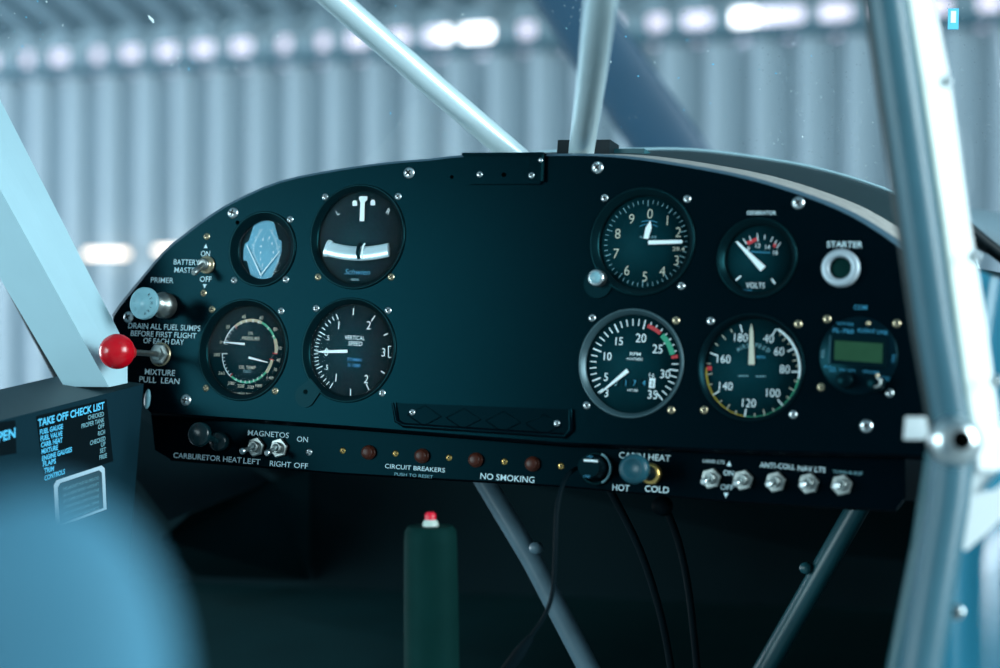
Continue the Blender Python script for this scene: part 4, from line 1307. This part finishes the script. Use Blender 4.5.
lt_ = MB(); vs = [wp(a, b, HT + c) for a in (-6, 5) for b in (.08, .09) for c in (-.03, .12)]
lt_.add(vs, [(0, 1, 3, 2), (4, 6, 7, 5), (0, 4, 5, 1), (2, 3, 7, 6), (0, 2, 6, 4), (1, 5, 7, 3)], 'eave_daylight')
tag(lt_.build('eave_glow', None, world=True), kind='structure')  # emissive strip added behind the gaps in place of the sky
bl = MB()
for xa, xb in ((-.24, -.03), (.78, .90)):
    vs = [wp(a, b, HT + c) for a in (xa, xb) for b in (.06, .07) for c in (-.01, .10)]
    bl.add(vs, [(0, 1, 3, 2), (4, 6, 7, 5), (0, 4, 5, 1), (2, 3, 7, 6), (0, 2, 6, 4), (1, 5, 7, 3)], 'eave_daylight_bright')
tag(bl.build('eave_glow_bright', None, world=True), kind='structure')  # stronger emissive pieces added behind the two brightest gaps
ob = mb.build('wall_back', None, world=True); tag(ob, 'pale blue corrugated metal hangar wall', kind='structure')
mb = MB(); vs = [wp(a, b, HT + c) for a in (-6, 5) for b in (-.06, .0) for c in (-.035, .005)]
mb.add(vs, [(0, 1, 3, 2), (4, 6, 7, 5), (0, 4, 5, 1), (2, 3, 7, 6), (0, 2, 6, 4), (1, 5, 7, 3)], 'girder')
tag(mb.build('trim_1', None, world=True), kind='structure')
mb = MB()
prof = []
x = -6.0
while x < 5.0:
    prof += [(x, 0), (x + .05, 0), (x + .07, .035), (x + .12, .035), (x + .14, 0)]
    x += pitch
mb.loft([[wp(a, .03, HT + .11 + b) for a, b in prof], [wp(a, -2.5, HT + .11 + .75 + b) for a, b in prof], [wp(a, -9, HT + .11 + 2.6 + b) for a, b in prof]], 'roof_metal', smooth=False)
tag(mb.build('ceiling', None, world=True), kind='structure')
mb = MB(); mb.add([wp(-7, .3, -1.5), wp(7, .3, -1.5), wp(9, -12, -1.5), wp(-9, -12, -1.5)], [(0, 1, 2, 3)], 'concrete')
tag(mb.build('floor', None, world=True), kind='structure')


def slot(u0, u1, v, h, name):
    mb = MB()
    def hit(u, v):
        d = Vector(((u - 500) / F, 1, -(v - 334) / F)); k = (WO - CAMW - ey * .03).dot(ey) / d.dot(ey); return CAMW + d * k
    a, b = hit(u0, v), hit(u1, v + .0)
    hz = Vector((0, 0, h / 2))
    t = -ey * .02
    vs = [a - hz, b - hz, b + hz, a + hz]; vs += [p + t for p in vs]
    mb.add(vs, [(0, 1, 2, 3), (4, 7, 6, 5), (0, 4, 5, 1), (1, 5, 6, 2), (2, 6, 7, 3), (3, 7, 4, 0)], 'daylight_pane')
    tag(mb.build(name, None, world=True), kind='structure')


slot(88, 128, 254, .022, 'window_1')
slot(158, 205, 251, .022, 'window_2')
slot(-60, -8, 258, .022, 'window_3')

# ================================================================= CAMERA, LIGHT
cd = bpy.data.cameras.new('camera'); cam = bpy.data.objects.new('camera', cd); COL.objects.link(cam)
cam.location = CAMW; cam.rotation_euler = (pi / 2, 0, 0)
cd.sensor_width = 36; cd.lens = 36 * F / 1000; cd.clip_start = .01
cd.dof.use_dof = True; cd.dof.focus_distance = 1.312; cd.dof.aperture_fstop = 3.0
S.camera = cam
wd = bpy.data.worlds.new('world'); S.world = wd; wd.use_nodes = True
bg = wd.node_tree.nodes['Background']
bg.inputs[0].default_value = (0.62, 0.88, 1.0, 1); bg.inputs[1].default_value = 0.35


def area(name, loc, target, sx, sy, power, col):
    l = bpy.data.lights.new(name, 'AREA'); l.shape = 'RECTANGLE'; l.size = sx; l.size_y = sy; l.energy = power; l.color = col
    o = bpy.data.objects.new(name, l); COL.objects.link(o); o.location = loc
    o.rotation_euler = (Vector(target) - Vector(loc)).to_track_quat('-Z', 'Y').to_euler()
    return o


area('hangar_door_daylight_left', (-4.85, -1.35, 2.0), (0, 1.3, 1.5), 2.9, 2.4, 240, (.70, .93, 1))
area('hangar_door_daylight_right', (4.0, -1.0, 2.6), (0.3, 1.3, 1.5), 2.2, 2.2, 360, (.78, .95, 1))
area('wall_grazing_fill', (-5.2, 4.6, 1.6), (0.5, 5.6, 1.6), 2.2, 2.4, 290, (.78, .91, 1))  # added unseen lamp, grazes the wall so the ribs gain contrast
vs_ = S.view_settings
vs_.view_transform = 'Standard'; vs_.look = 'None'; vs_.gamma = 1; vs_.use_curve_mapping = False; vs_.exposure = 0.0
S.cycles.use_denoising = True
